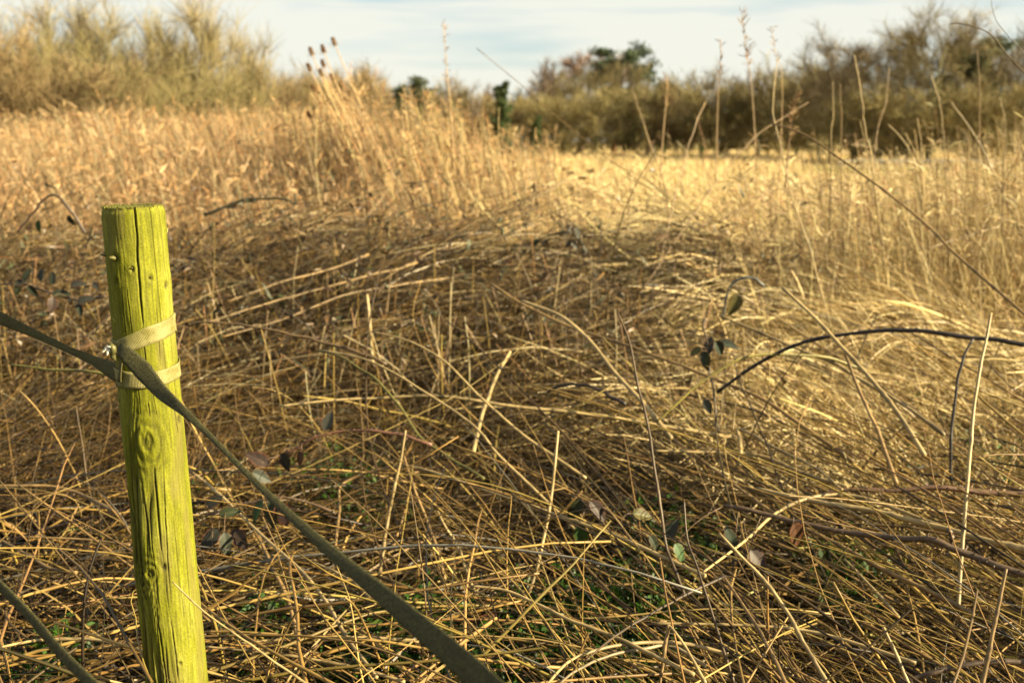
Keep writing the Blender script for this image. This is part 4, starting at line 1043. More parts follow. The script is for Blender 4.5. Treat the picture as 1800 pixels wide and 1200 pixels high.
TRACED = [
 ([(303, 1022), (360, 1075), (420, 1118), (460, 1147), (530, 1195), (590, 1240)], 'thin pale stalk whose tip crosses the front of the post low down', 5, ('Y', 1.12, 1.06), PALE),
 ([(362, 1136), (450, 1145), (520, 1154), (600, 1168), (660, 1183), (711, 1198)], 'pale stalk running right from the post foot to the bottom edge', 7, ('z', .42, .42), PALE),
 ([(-10, 1139), (60, 1126), (150, 1122), (212, 1132)], 'pale bowed stalk ending at the dark side of the post near its foot', 7, ('z', .40, .40), PALE),
 ([(332, 825), (390, 872), (453, 934), (532, 1005), (575, 1060), (610, 1120), (662, 1190)], 'long pale stalk descending from behind the post under the slanting strap', 8, ('z', .42, .42), PALE),
 ([(453, 938), (480, 1000), (505, 1050), (525, 1125)], 'short upright stalk just right of the post, below the hanging leaves', 9, ('z', .40, .34), MIDC),
 ([(475, 975), (540, 984), (599, 1009), (629, 1030), (660, 1060)], 'pale curved stalk passing under the slanting strap from the left', 6, ('z', .40, .40), PALE),
 ([(416, 1131), (500, 1123), (600, 1119), (680, 1122), (737, 1126)], 'level pale stalk passing under the strap near the bottom edge', 7, ('z', .38, .38), PALE),
 ([(-10, 853), (94, 855), (150, 872), (210, 904)], 'pale bowed stalk left of the post at mid height', 7, ('z', .40, .40), MIDC),
 ([(-10, 942), (49, 975), (90, 999), (135, 1006)], 'short curved stalk beside the left edge, above the corner strap', 7, ('z', .38, .38), MIDC),
 ([(40, 943), (140, 947), (228, 957)], 'level thin stalk touching the shaded side of the post', 5, ('z', .40, .40), MIDC),
 ([(713, 756), (704, 810), (692, 862), (679, 930), (666, 1020)], 'upright pale stalk above the strap with its top snapped off', 7, ('z', .60, .30), PALE),
 ([(709, 817), (750, 826), (812, 847), (906, 879), (989, 909), (1082, 941), (1165, 979), (1240, 1012)], 'long pale stalk sloping right across the middle of the foreground', 8, ('z', .44, .42), PALE),
 ([(709, 817), (660, 828), (602, 851), (596, 900), (590, 956), (585, 1010)], 'kinked stalk bent sharply downwards just above the strap', 6, ('z', .44, .30), MIDC),
 ([(981, 757), (975, 820), (966, 892), (940, 1012), (917, 1069), (900, 1150)], 'tall upright pale stalk standing in the centre of the foreground', 8, ('z', .62, .22), PALE),
 ([(826, 1029), (887, 1037), (944, 1061), (1000, 1089), (1082, 1119), (1140, 1147), (1220, 1185)], 'smooth pale bowed stalk rising left, low in the centre', 8, ('z', .46, .44), PALE),
 ([(710, 802), (725, 850), (745, 900), (770, 970), (788, 1045)], 'slanting brown stalk left of the upright centre stalk', 7, ('z', .48, .26), MIDC),
 ([(769, 898), (785, 930), (805, 960), (830, 1030), (842, 1045)], 'short slanting stalk under the long sloping one', 7, ('z', .42, .28), PALE),
 ([(897, 618), (873, 661), (850, 723), (840, 760), (831, 800)], 'stout pale broken stalk leaning right in mid field', 8, ('z', .58, .42), PALE),
 ([(654, 583), (718, 599), (780, 634), (842, 696), (912, 758), (967, 797), (1030, 840)], 'thin bowed stalk curving over the middle tangle', 6, ('Y', 2.6, 2.2), PALE),
 ([(570, 616), (648, 634), (733, 680), (831, 747), (877, 800), (960, 880), (1040, 960)], 'long thin stalk sloping right from beside the post', 6, ('Y', 2.5, 1.9), PALE),
 ([(490, 714), (580, 704), (656, 700), (772, 696), (889, 712), (1044, 729), (1200, 754), (1290, 770)], 'very long level stalk stretched across the middle of the photo', 7, ('Y', 2.45, 2.45), PALE),
 ([(918, 529), (986, 556), (1037, 599), (1083, 657), (1130, 708), (1180, 770)], 'bowed pale stalk with a drooping tip left of the dark thin stem', 9, ('Y', 2.9, 2.3), PALE),
 ([(1085, 548), (1107, 603), (1122, 681), (1138, 747), (1154, 844), (1169, 949), (1184, 994), (1205, 1050)], 'tall thin dark stem standing upright right of centre', 6, ('Y', 2.0, 1.62), DARKC),
 ([(862, 498), (916, 533), (1005, 575), (1103, 607), (1150, 625), (1240, 659), (1337, 700), (1412, 749), (1500, 812)], 'very long stalk sloping from the middle towards the lower right', 8, ('Y', 3.3, 2.3), MIDC),
 ([(1264, 554), (1330, 582), (1394, 610), (1469, 640), (1525, 674), (1600, 719), (1660, 764)], 'pale stalk passing under the dark arching bramble', 7, ('Y', 2.75, 2.2), PALE),
 ([(1375, 505), (1435, 561), (1487, 617), (1540, 677), (1581, 730), (1625, 800)], 'pale stalk crossing over the dark arching bramble steeply', 9, ('Y', 2.5, 2.0), PALE),
 ([(1487, 625), (1510, 685), (1544, 760), (1560, 805), (1576, 850)], 'steep stalk hanging below the arching bramble', 8, ('Y', 2.3, 2.0), MIDC),
 ([(1742, 550), (1733, 600), (1724, 640), (1712, 719), (1701, 844), (1690, 975), (1684, 1070)], 'tall upright pale stem in front of the arching bramble end', 8, ('Y', 1.95, 1.62), PALE),
 ([(1356, 217), (1417, 238), (1475, 278), (1565, 343), (1634, 400), (1682, 449), (1742, 501), (1810, 560)], 'long out of focus cane slanting down across the golden grass to the right edge', 6, ('Y', 3.6, 2.6), MIDC),
 ([(1150, 792), (1220, 794), (1292, 796), (1345, 803), (1412, 831), (1490, 856)], 'level stalk bent downwards at its right end, right of centre', 7, ('z', .44, .42), PALE),
 ([(1480, 860), (1430, 820), (1360, 786), (1300, 754), (1301, 775), (1302, 798)], 'sharply kinked stalk folded like a peg right of centre', 7, ('z', .48, .44), PALE),
 ([(1330, 859), (1431, 881), (1544, 900), (1637, 922), (1731, 949), (1810, 967)], 'thickest pale stalk lying above the brown bramble at the right', 13, ('z', .46, .46), PALE),
 ([(1236, 1005), (1307, 952), (1375, 894), (1450, 870), (1525, 877), (1637, 918), (1740, 960)], 'pale stalk arching like a bow over the brown bramble', 7, ('z', .47, .45), PALE),
 ([(1264, 937), (1300, 975), (1349, 1027), (1390, 1084), (1412, 1129), (1455, 1200)], 'sharp pale stalk with a snapped tip slanting to the bottom edge', 9, ('Y', 1.45, 1.25), PALE),
 ([(1270, 1010), (1322, 1087), (1360, 1155), (1385, 1210)], 'brownish steep stalk left of the sharp snapped one', 8, ('z', .44, .46), MIDC),
 ([(1160, 1205), (1167, 1150), (1176, 1097)], 'left leg of the upside down V of stalks at the bottom edge', 7, ('Y', 1.32, 1.36), MIDC),
 ([(1176, 1097), (1202, 1132), (1240, 1200)], 'right leg of the upside down V of stalks at the bottom edge', 7, ('Y', 1.36, 1.28), PALE),
 ([(1484, 982), (1532, 1031), (1580, 1085)], 'short straight stalk below the brown bramble', 7, ('z', .42, .40), PALE),
 ([(1769, 999), (1754, 1069), (1739, 1144), (1725, 1210)], 'upright brownish stem near the bottom right corner', 9, ('Y', 1.35, 1.28), MIDC),
 ([(1553, 1102), (1574, 1147), (1598, 1205)], 'short pale stub poking up from the bottom edge at the right', 8, ('Y', 1.32, 1.27), PALE),
 ([(1180, 769), (1281, 844), (1352, 895), (1412, 926), (1487, 964), (1562, 1005), (1640, 1042), (1712, 1080)], 'long straight stalk running under the brown bramble to the lower right', 8, ('z', .42, .40), MIDC),
 ([(1150, 1095), (1240, 1096), (1319, 1099), (1394, 1104), (1487, 1125), (1610, 1165)], 'level pale stalk low at the right, behind the sharp snapped one', 8, ('z', .40, .40), PALE),
 ([(1202, 877), (1208, 945), (1225, 994), (1255, 1087), (1290, 1200)], 'thin dark brown stem with small buds, right of centre', 6, ('Y', 1.55, 1.33), DARKC),
 ([(955, 1210), (1000, 1162), (1056, 1140), (1131, 1129), (1210, 1132), (1280, 1150)], 'pale bow at the bottom edge, upper of a pair', 8, ('z', .46, .42), PALE),
 ([(975, 1210), (1010, 1180), (1070, 1152), (1130, 1140), (1180, 1135), (1240, 1170)], 'pale bow at the bottom edge, lower of a pair', 7, ('z', .45, .42), GREY),
 ([(1030, 1160), (1075, 1122), (1135, 1084), (1200, 1048), (1275, 1012)], 'dark brown stem rising right across the bottom centre', 6, ('z', .46, .46), DARKC),
 ([(645, 517), (649, 560), (655, 640)], 'pale blurred upright stub standing in the brown tangle', 8, ('Y', 3.3, 3.2), PALE),
 ([(350, 572), (430, 545), (500, 525), (578, 504), (656, 482), (700, 473), (733, 461)], 'blurred stalk combed right from the post, upper of three', 4, ('Y', 3.3, 3.9), MIDC),
 ([(390, 592), (500, 560), (597, 521), (694, 502), (796, 488)], 'blurred stalk combed right from the post, lowest of three', 4, ('Y', 3.2, 3.9), MIDC),
 ([(400, 530), (500, 494), (578, 474), (648, 447)], 'blurred stalk combed right from the post, middle of three', 4, ('Y', 3.6, 4.1), MIDC),
 ([(1020, 470), (1060, 467), (1102, 465)], 'stubby thick pale broken stem lying on the dark mound', 7, ('Y', 4.2, 4.2), PALE),
 ([(1630, 437), (1700, 415), (1760, 397)], 'short pale straight stem lying in the golden grass at right', 5, ('Y', 4.2, 4.4), MIDC),
 ([(1265, 390), (1320, 358), (1362, 335)], 'pale curved stem lying in the golden grass beside the leaning tall stem', 5, ('Y', 4.6, 5.0), MIDC),
]
for t in TRACED:
    stalk(t[0], t[1], t[2], t[3], t[4])
G_T = 'tall blurred stems against the far trees'
TALL = [
 ([(1367, 101), (1360, 165), (1359, 209), (1367, 235), (1378, 280), (1390, 340), (1417, 415), (1440, 500)], 'tall pale blurred stem kinked where the long cane meets it', 8, ('Y', 4.0, 3.8), PALE),
 ([(1464, 144), (1464, 200), (1462, 250), (1460, 330)], 'straight pale stem, left one of the close upright pair by the dark wood', 8, ('Y', 4.5, 4.5), PALE),
 ([(1477, 148), (1478, 200), (1479, 330)], 'straight pale stem, right one of the close upright pair by the dark wood', 7, ('Y', 4.7, 4.7), MIDC),
 ([(1502, 97), (1508, 130), (1515, 173), (1520, 224), (1530, 275), (1540, 350)], 'crooked pale stem taller than the upright pair beside it', 9, ('Y', 4.2, 4.2), PALE),
 ([(1637, 134), (1648, 170), (1655, 202), (1661, 278), (1664, 340)], 'pale stem bent at its top in front of the tallest bare tree', 8, ('Y', 4.3, 4.3), PALE),
 ([(1670, 177), (1699, 217), (1717, 242), (1740, 290)], 'pale slanting stem under the dark bush of the wood', 8, ('Y', 4.3, 4.3), PALE),
 ([(1757, 171), (1762, 190), (1767, 217), (1764, 300)], 'pale stem with a hooked top near the right edge', 8, ('Y', 4.3, 4.3), PALE),
 ([(1670, 43), (1690, 42), (1737, 58), (1771, 97), (1810, 140), (1900, 260), (1980, 420), (2030, 560)], 'thick pale cane with a thin drooping tip in the top right corner', 9, ('Y', 2.7, 2.4), MIDC),
 ([(1739, -20), (1748, 30), (1764, 54), (1800, 97), (1870, 190), (1940, 330), (1980, 480)], 'thin dark twig in the top right corner above the thick cane', 5, ('Y', 3.0, 2.8), DARKC),
 ([(1421, 180), (1380, 205), (1330, 238), (1269, 307), (1204, 400)], 'brown bowed stem leaning left across the golden grass', 6, ('Y', 4.6, 4.2), (.25, .16, .08)),
 ([(838, 85), (908, 143), (959, 190), (1044, 260), (1107, 307)], 'long thin cane slanting down right before the middle of the tree line', 5, ('Y', 5.0, 4.6), MIDC),
 ([(1110, 152), (1138, 241), (1169, 330), (1175, 410)], 'thin stem leaning left in front of the pine', 7, ('Y', 5.0, 4.9), MIDC),
 ([(1110, 330), (1105, 380), (1098, 430)], 'short dark stem standing right of the dark leaf pair', 6, ('Y', 4.8, 4.8), (.22, .14, .07)),
 ([(1560, 218), (1585, 245), (1606, 285), (1615, 330)], 'pale blurred stem with curled top left of the bent one', 8, ('Y', 4.5, 4.5), PALE),
 ([(1612, 208), (1617, 240), (1620, 300)], 'short pale stem with a seed knob left of the bent one', 8, ('Y', 4.6, 4.6), PALE),
 ([(1563, 120), (1556, 180), (1540, 240), (1536, 300)], 'thin brown blurred stem right of the crooked pale one', 6, ('Y', 4.8, 4.7), (.3, .2, .1)),
 ([(1240, 180), (1215, 240), (1190, 330), (1170, 420)], 'thin brown stem leaning right between the pine and the golden grass', 6, ('Y', 5.0, 4.6), (.3, .2, .1)),
 ([(1718, 90), (1722, 170), (1720, 300)], 'thin brown straight stem under the corner cane', 6, ('Y', 4.6, 4.6), (.3, .2, .1)),
 ([(850, 185), (849, 230), (852, 300)], 'pale thin stem left of the dark ivy column', 6, ('Y', 6, 6), MIDC),
 ([(877, 190), (877, 250), (882, 330)], 'pale straight stem in front of the dark ivy column', 6, ('Y', 6, 6), PALE),
]
for t in TALL:
    stalk(t[0], t[1], t[2] * .36, t[3], t[4], name='tall_dry_stem', jag=1.1, group=G_T, root=not t[1].endswith('corner') and 'corner above' not in t[1])

# tall seeded stems rising above the horizon
def seeded(pts, label, Y, w, col, seed_n, seed_len, fr):
    P = np.array([at(x, y, Y) for x, y in catmull(pts, 16)])
    base = P[-1].copy(); r = np.random.default_rng(int(pts[0][0]))
    t = thing('seeded_stem', label, 'dry stem', tuple(base), 'tall seeded stems above the tree line')
    dep = depth_of(P[0]); R = w * .55 / 2 / F_PX * dep * np.linspace(.5, 1.2, 16)
    o = link('stem', mesh_capped('stem', P - base, R, 5, col), M_STRAW); o.parent = t
    n = seed_n; s = r.uniform(0, fr, n) * 15; i = np.minimum(s.astype(int), 14); f = (s - i)[:, None]
    b = P[i] * (1 - f) + P[i + 1] * f - base
    Q = lines(b, r.uniform(.3, 1, n) * seed_len, r.uniform(0, 6.28, n), r.normal(.8, .3, n), r.normal(.5, .4, n), r.normal(0, .5, n), 4, r=r)
    me = mesh_np('seed_head', *tubes(Q, np.full((n, 4), .0015) * np.array([[.6, 1.2, 1.6, .6]]), 3, pick([(.28, .17, .08), (.2, .12, .06), (.36, .24, .12)], n, r), r))
    o = link('seed_head', me, M_FUZZ); o.parent = t
seeded([(1304, 22), (1308, 60), (1315, 110), (1322, 160), (1330, 300)], 'tallest thin seeded stem rising into the sky right of the pine', 5.2, 4, (.33, .22, .11), 40, .07, .35)
seeded([(1267, 72), (1266, 120), (1262, 170), (1258, 320)], 'thin seeded stem left of the tallest one', 5.4, 4, (.3, .2, .1), 26, .06, .4)
seeded([(1173, 135), (1172, 170), (1166, 230), (1160, 330)], 'short seeded stem with dark tip right of the pine', 5.2, 5, (.3, .2, .1), 30, .05, .3)
seeded([(780, 42), (782, 80), (786, 130), (792, 190), (800, 320)], 'thin seeded stem standing alone in the sky between teasels and larch', 6.0, 4, (.4, .27, .13), 34, .07, .45)
seeded([(1357, 48), (1362, 90), (1375, 140), (1370, 320)], 'faint seeded stem above the kinked tall one', 5.4, 3, (.33, .22, .11), 20, .05, .3)
seeded([(1402, 170), (1392, 200), (1388, 240), (1380, 330)], 'dark seeded stem between the kinked stem and the upright pair', 4.6, 5, (.18, .11, .06), 46, .06, .5)

# dark withered umbels in the pale grass
UM = 'withered stems with dark heads in the pale grass'
for px, py, lab in ((961, 309, 'dark withered head on a stem in pale grass, leftmost of the loose cluster'), (995, 298, 'dark withered head in pale grass, topmost of the loose cluster'), (1004, 305, 'dark withered head in pale grass, in the heart of the loose cluster'), (1024, 313, 'dark withered head in pale grass, lower right of the loose cluster'), (1037, 302, 'dark withered head in pale grass, rightmost of the loose cluster'), (1004, 332, 'dark withered head alone below the loose cluster')):
    Y = 9.0; p = at(px, py, Y); r = np.random.default_rng(px)
    b = np.array([p[0] + .03, p[1], 0.0]); t = thing('withered_umbel', lab, 'dry stem', tuple(b), UM)
    o = link('stem', mesh_capped('stem', catmull([p - b, (p - b) * .5 + np.array([.01, 0, 0]), np.zeros(3)], 8), np.full(8, .003), 5, (.3, .2, .1)), M_STRAW); o.parent = t
    n = 26; Q = lines(np.tile(p - b, (n, 1)), r.uniform(.015, .05, n), r.uniform(0, 6.28, n), r.normal(.15, .25, n), r.normal(-.2, .3, n), r.normal(0, .3, n), 4, r=r)
    o = link('seed_head', mesh_np('seed_head', *tubes(Q, np.full((n, 4), .0045) * np.array([[.5, .7, 1.4, 1.2]]), 4, pick([(.08, .05, .025), (.12, .075, .04)], n, r), r)), M_FUZZ); o.parent = t

# ------------------------------------------------------------------ teasels and leaning stems
def teasel(hx, hy, bx, by, Y, label, size=1.0):
    p = at(hx, hy, Y); q = at(bx, by, Y - .15); g = q + (q - p) / np.linalg.norm(q - p) * 0 ; g = np.array([q[0] + (q[0] - p[0]) * .5, q[1], 0.0])
    r = np.random.default_rng(hx * 7 + hy)
    base = g; t = thing('dead_teasel', label, 'teasel', tuple(base), 'dead teasels at the edge of the tall brown stand')
    mid = (p + q) / 2 + r.normal(0, .02, 3)
    C = catmull([p, mid, q, g], 18) - base
    o = link('stem', mesh_capped('stem', C, np.linspace(.0035, .007, 18), 6, (.42, .28, .13)), M_STRAW); o.parent = t
    d = C[0] - C[2]; d /= np.linalg.norm(d); d = d + np.array([0, 0, .25]); d /= np.linalg.norm(d)
    s1 = np.cross(d, (0, 1, 0)); s1 /= np.linalg.norm(s1); s2 = np.cross(d, s1)
    # egg shaped head of spines
    L_, Rd = .06 * size, .0125 * size; top = C[0]
    prof = [(0, .45), (.08, .8), (.25, 1.0), (.5, .95), (.75, .75), (.92, .45), (1, .1)]
    V = []; K = 10
    for a, b in prof:
        for j in range(K):
            an = 6.2832 * j / K; V.append(top + d * L_ * a + (s1 * math.cos(an) + s2 * math.sin(an)) * Rd * b)
    V = np.array(V); ii = np.arange(len(V)).reshape(len(prof), K)
    Fq = np.stack([ii[:-1], np.roll(ii[:-1], -1, 1), np.roll(ii[1:], -1, 1), ii[1:]], -1).reshape(-1, 4)
    n = 220; a = r.random(n) * .97; an = r.uniform(0, 6.28, n); rb = np.interp(a, [x[0] for x in prof], [x[1] for x in prof])
    rad = s1[None] * np.cos(an)[:, None] + s2[None] * np.sin(an)[:, None]
    b0 = top + d[None] * (L_ * a)[:, None] + rad * (Rd * rb * .9)[:, None]
    Q = np.stack([b0, b0 + rad * .008 * size + d * .005 * size], 1)
    parts = [(V, Fq, np.tile([[.13, .075, .036]], (len(V), 1))), tubes(Q, np.tile([[.0016, .0004]], (n, 1)), 3, pick([(.17, .095, .042), (.12, .065, .03)], n, r), r)]
    o = link('seed_head', mesh_np('seed_head', *join(parts)), M_FUZZ); o.parent = t
    for j in range(6):
        an = j * 1.05 + r.random(); e = (s1 * math.cos(an) + s2 * math.sin(an))
        Cb = np.array([top, top + e * .03 * size - d * .002, top + e * .045 * size + d * .03 * size * r.uniform(.4, 1.6)])
        o = link('bract', mesh_capped('bract', Cb, np.array([.0016, .0013, .0004]), 4, (.36, .22, .1)), M_STRAW); o.parent = t
TEA = [(549, 97, 640, 300, 7.0, 'teasel head upright against the sky, left of the three topmost'), (570, 93, 650, 300, 6.9, 'teasel head upright against the sky, middle of the three topmost'), (589, 80, 672, 300, 7.0, 'teasel head highest of all against the sky'),
       (546, 125, 632, 310, 6.8, 'teasel head at the left of the dense clump'), (570, 118, 655, 310, 7.2, 'teasel head in the upper middle of the dense clump'), (568, 135, 648, 310, 6.7, 'teasel head in the lower middle of the dense clump'), (587, 143, 668, 310, 7.0, 'teasel head right of the dense clump'),
       (554, 161, 630, 310, 7.1, 'teasel head low at the left below the clump'), (617, 171, 690, 310, 7.0, 'teasel head low at the right below the clump'), (602, 154, 682, 310, 7.3, 'small teasel head between the clump and the low right one'), (547, 208, 610, 310, 7.0, 'lowest teasel head, half sunk in the brown stems')]
for t in TEA: teasel(*t, size=.8 if t[1] in (154, 171) else .95)
def leaning_stems():
    r = np.random.default_rng(61); parts = []
    # (top x range, top y, lean in px per 100 px, base row, count, Y)
    for tx0, tx1, ty0, ty1, ln_, n, Y in ((545, 660, 120, 240, 40, 190, 7.4), (590, 730, 175, 280, 42, 150, 7.0), (705, 765, 146, 200, 26, 80, 7.4), (735, 810, 156, 235, 36, 90, 7.6), (780, 860, 185, 270, 22, 60, 7.6), (480, 620, 180, 260, 20, 200, 7.6), (820, 980, 215, 290, 10, 170, 8)):
        for j in range(n):
            x = r.uniform(tx0, tx1); y = r.uniform(ty0, ty1) if r.random() < .6 else r.uniform(ty0, ty1 + 60)
            l = ln_ + r.normal(0, 14); yy = Y + r.normal(0, .4); y2 = 350 + r.uniform(0, 60)
            a = at(x, y, yy); b = at(x + (y2 - y) * l / 100, y2, yy - .1); m_ = (a + b) / 2 + r.normal(0, .02, 3)
            parts.append(catmull([a, m_, b], 6))
    P = np.array(parts); n = len(P)
    V1 = tubes(P, np.linspace(.0018, .004, 6)[None] * r.uniform(.6, 1.3, (n, 1)), 3, pick(TAN + GOLD[:3], n, r), r)
    m = 3600; k = r.integers(0, n, m); s = r.random(m) ** 1.6 * 3.4; i = s.astype(int); f = (s - i)[:, None]
    b = P[k, i] * (1 - f) + P[k, i + 1] * f
    Q = lines(b, r.uniform(.03, .11, m), r.uniform(0, 6.28, m), r.normal(.5, .5, m), r.normal(.3, .5, m), r.normal(0, .8, m), 3, r=r)
    V2 = ribbons(Q, np.full((m, 3), .005), pick([(.36, .2, .08), (.5, .34, .16), (.3, .17, .07)], m, r), r)
    link('leaning_dead_stems', mesh_np('leaning_dead_stems', *join([V1, V2])), M_GRASS, kind='stuff')
leaning_stems()

# ------------------------------------------------------------------ brambles
def leaf_mesh(name, L_, Wd, cols, r, curl=.25, fold=.25):
    """serrated oval leaflet with midrib fold, veins raised between the ribs, curled along its length"""
    nu, nv = 13, 9; V = []; C = []
    base = np.array(cols[r.integers(0, len(cols))]) * (1 + r.normal(0, .12))
    for i in range(nu):
        t = i / (nu - 1); w = Wd * .5 * (math.sin(math.pi * min(1, t ** .8)) ** .75) * (1 - .25 * t) + .0003
        for j in range(nv):
            q = (j - nv // 2) / (nv // 2); e = 1 + (.10 if i % 2 else -.04) * (abs(q) > .99)
            x = q * w * e; y = t * L_
            z = fold * abs(x) + .04 * L_ * math.sin(t * 22 - abs(q) * 5) * (abs(q) * .28) - curl * L_ * (t ** 2) * .6
            V.append((x, y, z))
            c = base * (1.0 + (.35 if abs(q) < .1 else 0)); edge = abs(q) > .9
            C.append(np.clip(c * (1 - .15 * edge) + (np.array([.05, .01, .0]) * edge), .005, .9))
    ii = np.arange(nu * nv).reshape(nu, nv)
    Fq = np.stack([ii[:-1, :-1], ii[:-1, 1:], ii[1:, 1:], ii[1:, :-1]], -1).reshape(-1, 4)
    return mesh_np(name, np.array(V), Fq, np.array(C))
LEAFC = {'dark': [(.016, .02, .010), (.018, .018, .013), (.02, .025, .010)], 'purple': [(.026, .014, .013), (.028, .017, .012)], 'green': [(.02, .045, .010), (.024, .05, .012)], 'grey': [(.024, .031, .018), (.028, .031, .02)], 'red': [(.045, .02, .010), (.055, .024, .011)], 'yellow': [(.062, .055, .015)]}
def add_leaf(parent, origin, px, py, Y, size_px, img_ang, kind, r, tilt=None, label=None, aspect=.62):
    """leaf whose tip points along img_ang (degrees, 0 = right, 90 = up in the photo)"""
    p = at(px, py, Y); d = depth_of(p); L_ = size_px / F_PX * d
    a = math.radians(img_ang)
    rt = np.array([1.0, 0, 0]); upv = np.array([0, math.sin(PITCH), math.cos(PITCH)]); fw = np.array([0, math.cos(PITCH), -math.sin(PITCH)])
    ydir = rt * math.cos(a) + upv * math.sin(a) + fw * r.uniform(-.45, .45); ydir /= np.linalg.norm(ydir)
    nrm = -fw + (tilt if tilt is not None else np.array([r.normal(0, .45), 0, r.uniform(0, .8)])); nrm -= ydir * nrm.dot(ydir); nrm /= np.linalg.norm(nrm)
    xdir = np.cross(ydir, nrm)
    me = leaf_mesh('leaf', L_, L_ * aspect, LEAFC[kind], r, r.uniform(.1, .4), r.uniform(.1, .5)); me.materials.append(M_LEAF)
    o = bpy.data.objects.new('leaf', me); COL.objects.link(o); o.parent = parent
    M = Matrix(((xdir[0], ydir[0], nrm[0], 0), (xdir[1], ydir[1], nrm[1], 0), (xdir[2], ydir[2], nrm[2], 0), (0, 0, 0, 1)))
    st = p - ydir * L_ * .5
    M.translation = Vector(st - origin)
    o.matrix_local = M
    if label: o['label'] = label
    return st
def cane_part(parent, origin, pts, w, Ys, col, name='cane', thorns=True, taper=.6, seed=0):
    n = max(14, len(pts) * 6); c2 = catmull(pts, n); s = np.linspace(0, 1, n); r = np.random.default_rng(seed)
    P = np.array([at(x, y, Ys[0] + (Ys[1] - Ys[0]) * t) for (x, y), t in zip(c2, s)])
    P += np.stack([smooth_noise(n, r, n // 3) for _ in range(3)], -1) * .0015
    dep = np.array([depth_of(p) for p in P]); R = w / 2 / F_PX * dep * np.linspace(taper, 1, n) * (1 + .08 * smooth_noise(n, r, n // 2))
    cc = np.clip(np.array(col)[None] * (1 + .2 * smooth_noise(n, r, 6)[:, None]), .008, .8)
    o = link(name, mesh_capped(name, P - origin, R, 8, cc), M_CANE); o.parent = parent
    if thorns:
        m = int(n * 1.2); k = r.integers(1, n - 1, m); e = r.normal(size=(m, 3)); T = P[k] - P[k - 1]; T /= np.linalg.norm(T, axis=1, keepdims=True)
        e -= T * (e * T).sum(1, keepdims=True); e /= np.linalg.norm(e, axis=1, keepdims=True)
        b = P[k] + e * R[k][:, None] * .8 - origin; Q = np.stack([b, b + e * R[k][:, None] * 1.3 + T * R[k][:, None] * .5], 1)
        me = mesh_np('thorns', *tubes(Q, np.stack([R[k] * .35, R[k] * .04], 1), 4, np.tile([np.array(col) * 1.6 + .02], (m, 1)), r))
        o2 = link('thorns', me, M_CANE); o2.parent = parent; o2['kind'] = 'stuff'
    return P
def bramble(label, pts, w, Ys, col, leaves=(), shoots=(), thorns=True, cat='bramble', group='bramble canes in the tangle'):
    seed = int(abs(pts[0][0]) * 3 + abs(pts[0][1])); r = np.random.default_rng(seed)
    o0 = at(pts[-1][0], pts[-1][1], Ys[1]); t = thing('bramble_cane', label, cat, tuple(o0), group)
    P = cane_part(t, o0, pts, w, Ys, col, 'cane', thorns, seed=seed)
    for sp, sw, sY in shoots: cane_part(t, o0, sp, sw, sY, col, 'side_shoot', False, .7, seed + 1)
    for lf in leaves:
        px, py, Y, sz, ang, kd = lf[:6]
        st = add_leaf(t, o0, px, py, Y, sz, ang, kd, r, lf[7] if len(lf) > 7 else None, lf[6] if len(lf) > 6 else None)
        # leaf stalk to the nearest point of the cane
        k = np.argmin(((P - st) ** 2).sum(1)); a = P[k]
        if np.linalg.norm(a - st) < .35:
            mid = (a + st) / 2 + np.array([0, 0, .01])
            o = link('leaf_stalk', mesh_capped('leaf_stalk', catmull([a, mid, st], 6) - o0, np.full(6, .0009), 5, (.10, .06, .03)), M_CANE); o.parent = t
    return t
BLK, RED, BRN, GRN = (.015, .010, .007), (.085, .04, .022), (.055, .034, .019), (.08, .068, .016)
bramble('long dark bramble arching across the right side with a hanging shoot', [(1262, 690), (1330, 640), (1400, 605), (1480, 588), (1555, 580), (1640, 585), (1720, 595), (1800, 605), (1900, 628), (2010, 680), (2100, 760), (2160, 860)], 10, (2.5, 2.05), BLK,
        shoots=[([(1712, 594), (1692, 635), (1682, 690), (1672, 760), (1672, 850)], 6, (2.2, 2.1))])
bramble('knobbly brown bramble lying across the lower right under the thick pale stalk', [(1272, 888), (1350, 905), (1450, 928), (1550, 943), (1640, 950), (1720, 982), (1830, 1020)], 14, (1.78, 1.5), BRN,
        leaves=[(1285, 945, 1.72, 44, 110, 'grey', 'grey green leaflet'), (1400, 940, 1.7, 55, -70, 'red', 'reddish brown leaflet'), (1196, 972, 1.72, 40, -60, 'green', 'green leaflet'), (1180, 930, 1.78, 44, 60, 'dark'), (1335, 985, 1.7, 50, -50, 'purple')],
        shoots=[([(1672, 955), (1672, 938), (1668, 932)], 9, (1.6, 1.6))])
bramble('thin red bramble with rounded dark leaves right of the post', [(500, 800), (558, 766), (628, 757), (702, 764), (760, 782)], 7, (2.15, 2.15), RED,
        leaves=[(577, 738, 2.15, 40, 80, 'dark', 'rounded dark leaflet standing upright', np.array([-.2, 0, .1])), (452, 806, 2.1, 46, 150, 'purple', 'curled purple leaflet'), (528, 806, 2.12, 26, -100, 'red', 'small red leaflet'), (502, 812, 2.12, 38, -80, 'dark'), (460, 838, 2.08, 40, -30, 'dark')])
bramble('green bramble stem curving down to the centre from beside the post', [(560, 616), (600, 628), (655, 661), (694, 704), (741, 770), (780, 797), (850, 840)], 7, (2.6, 2.2), GRN)
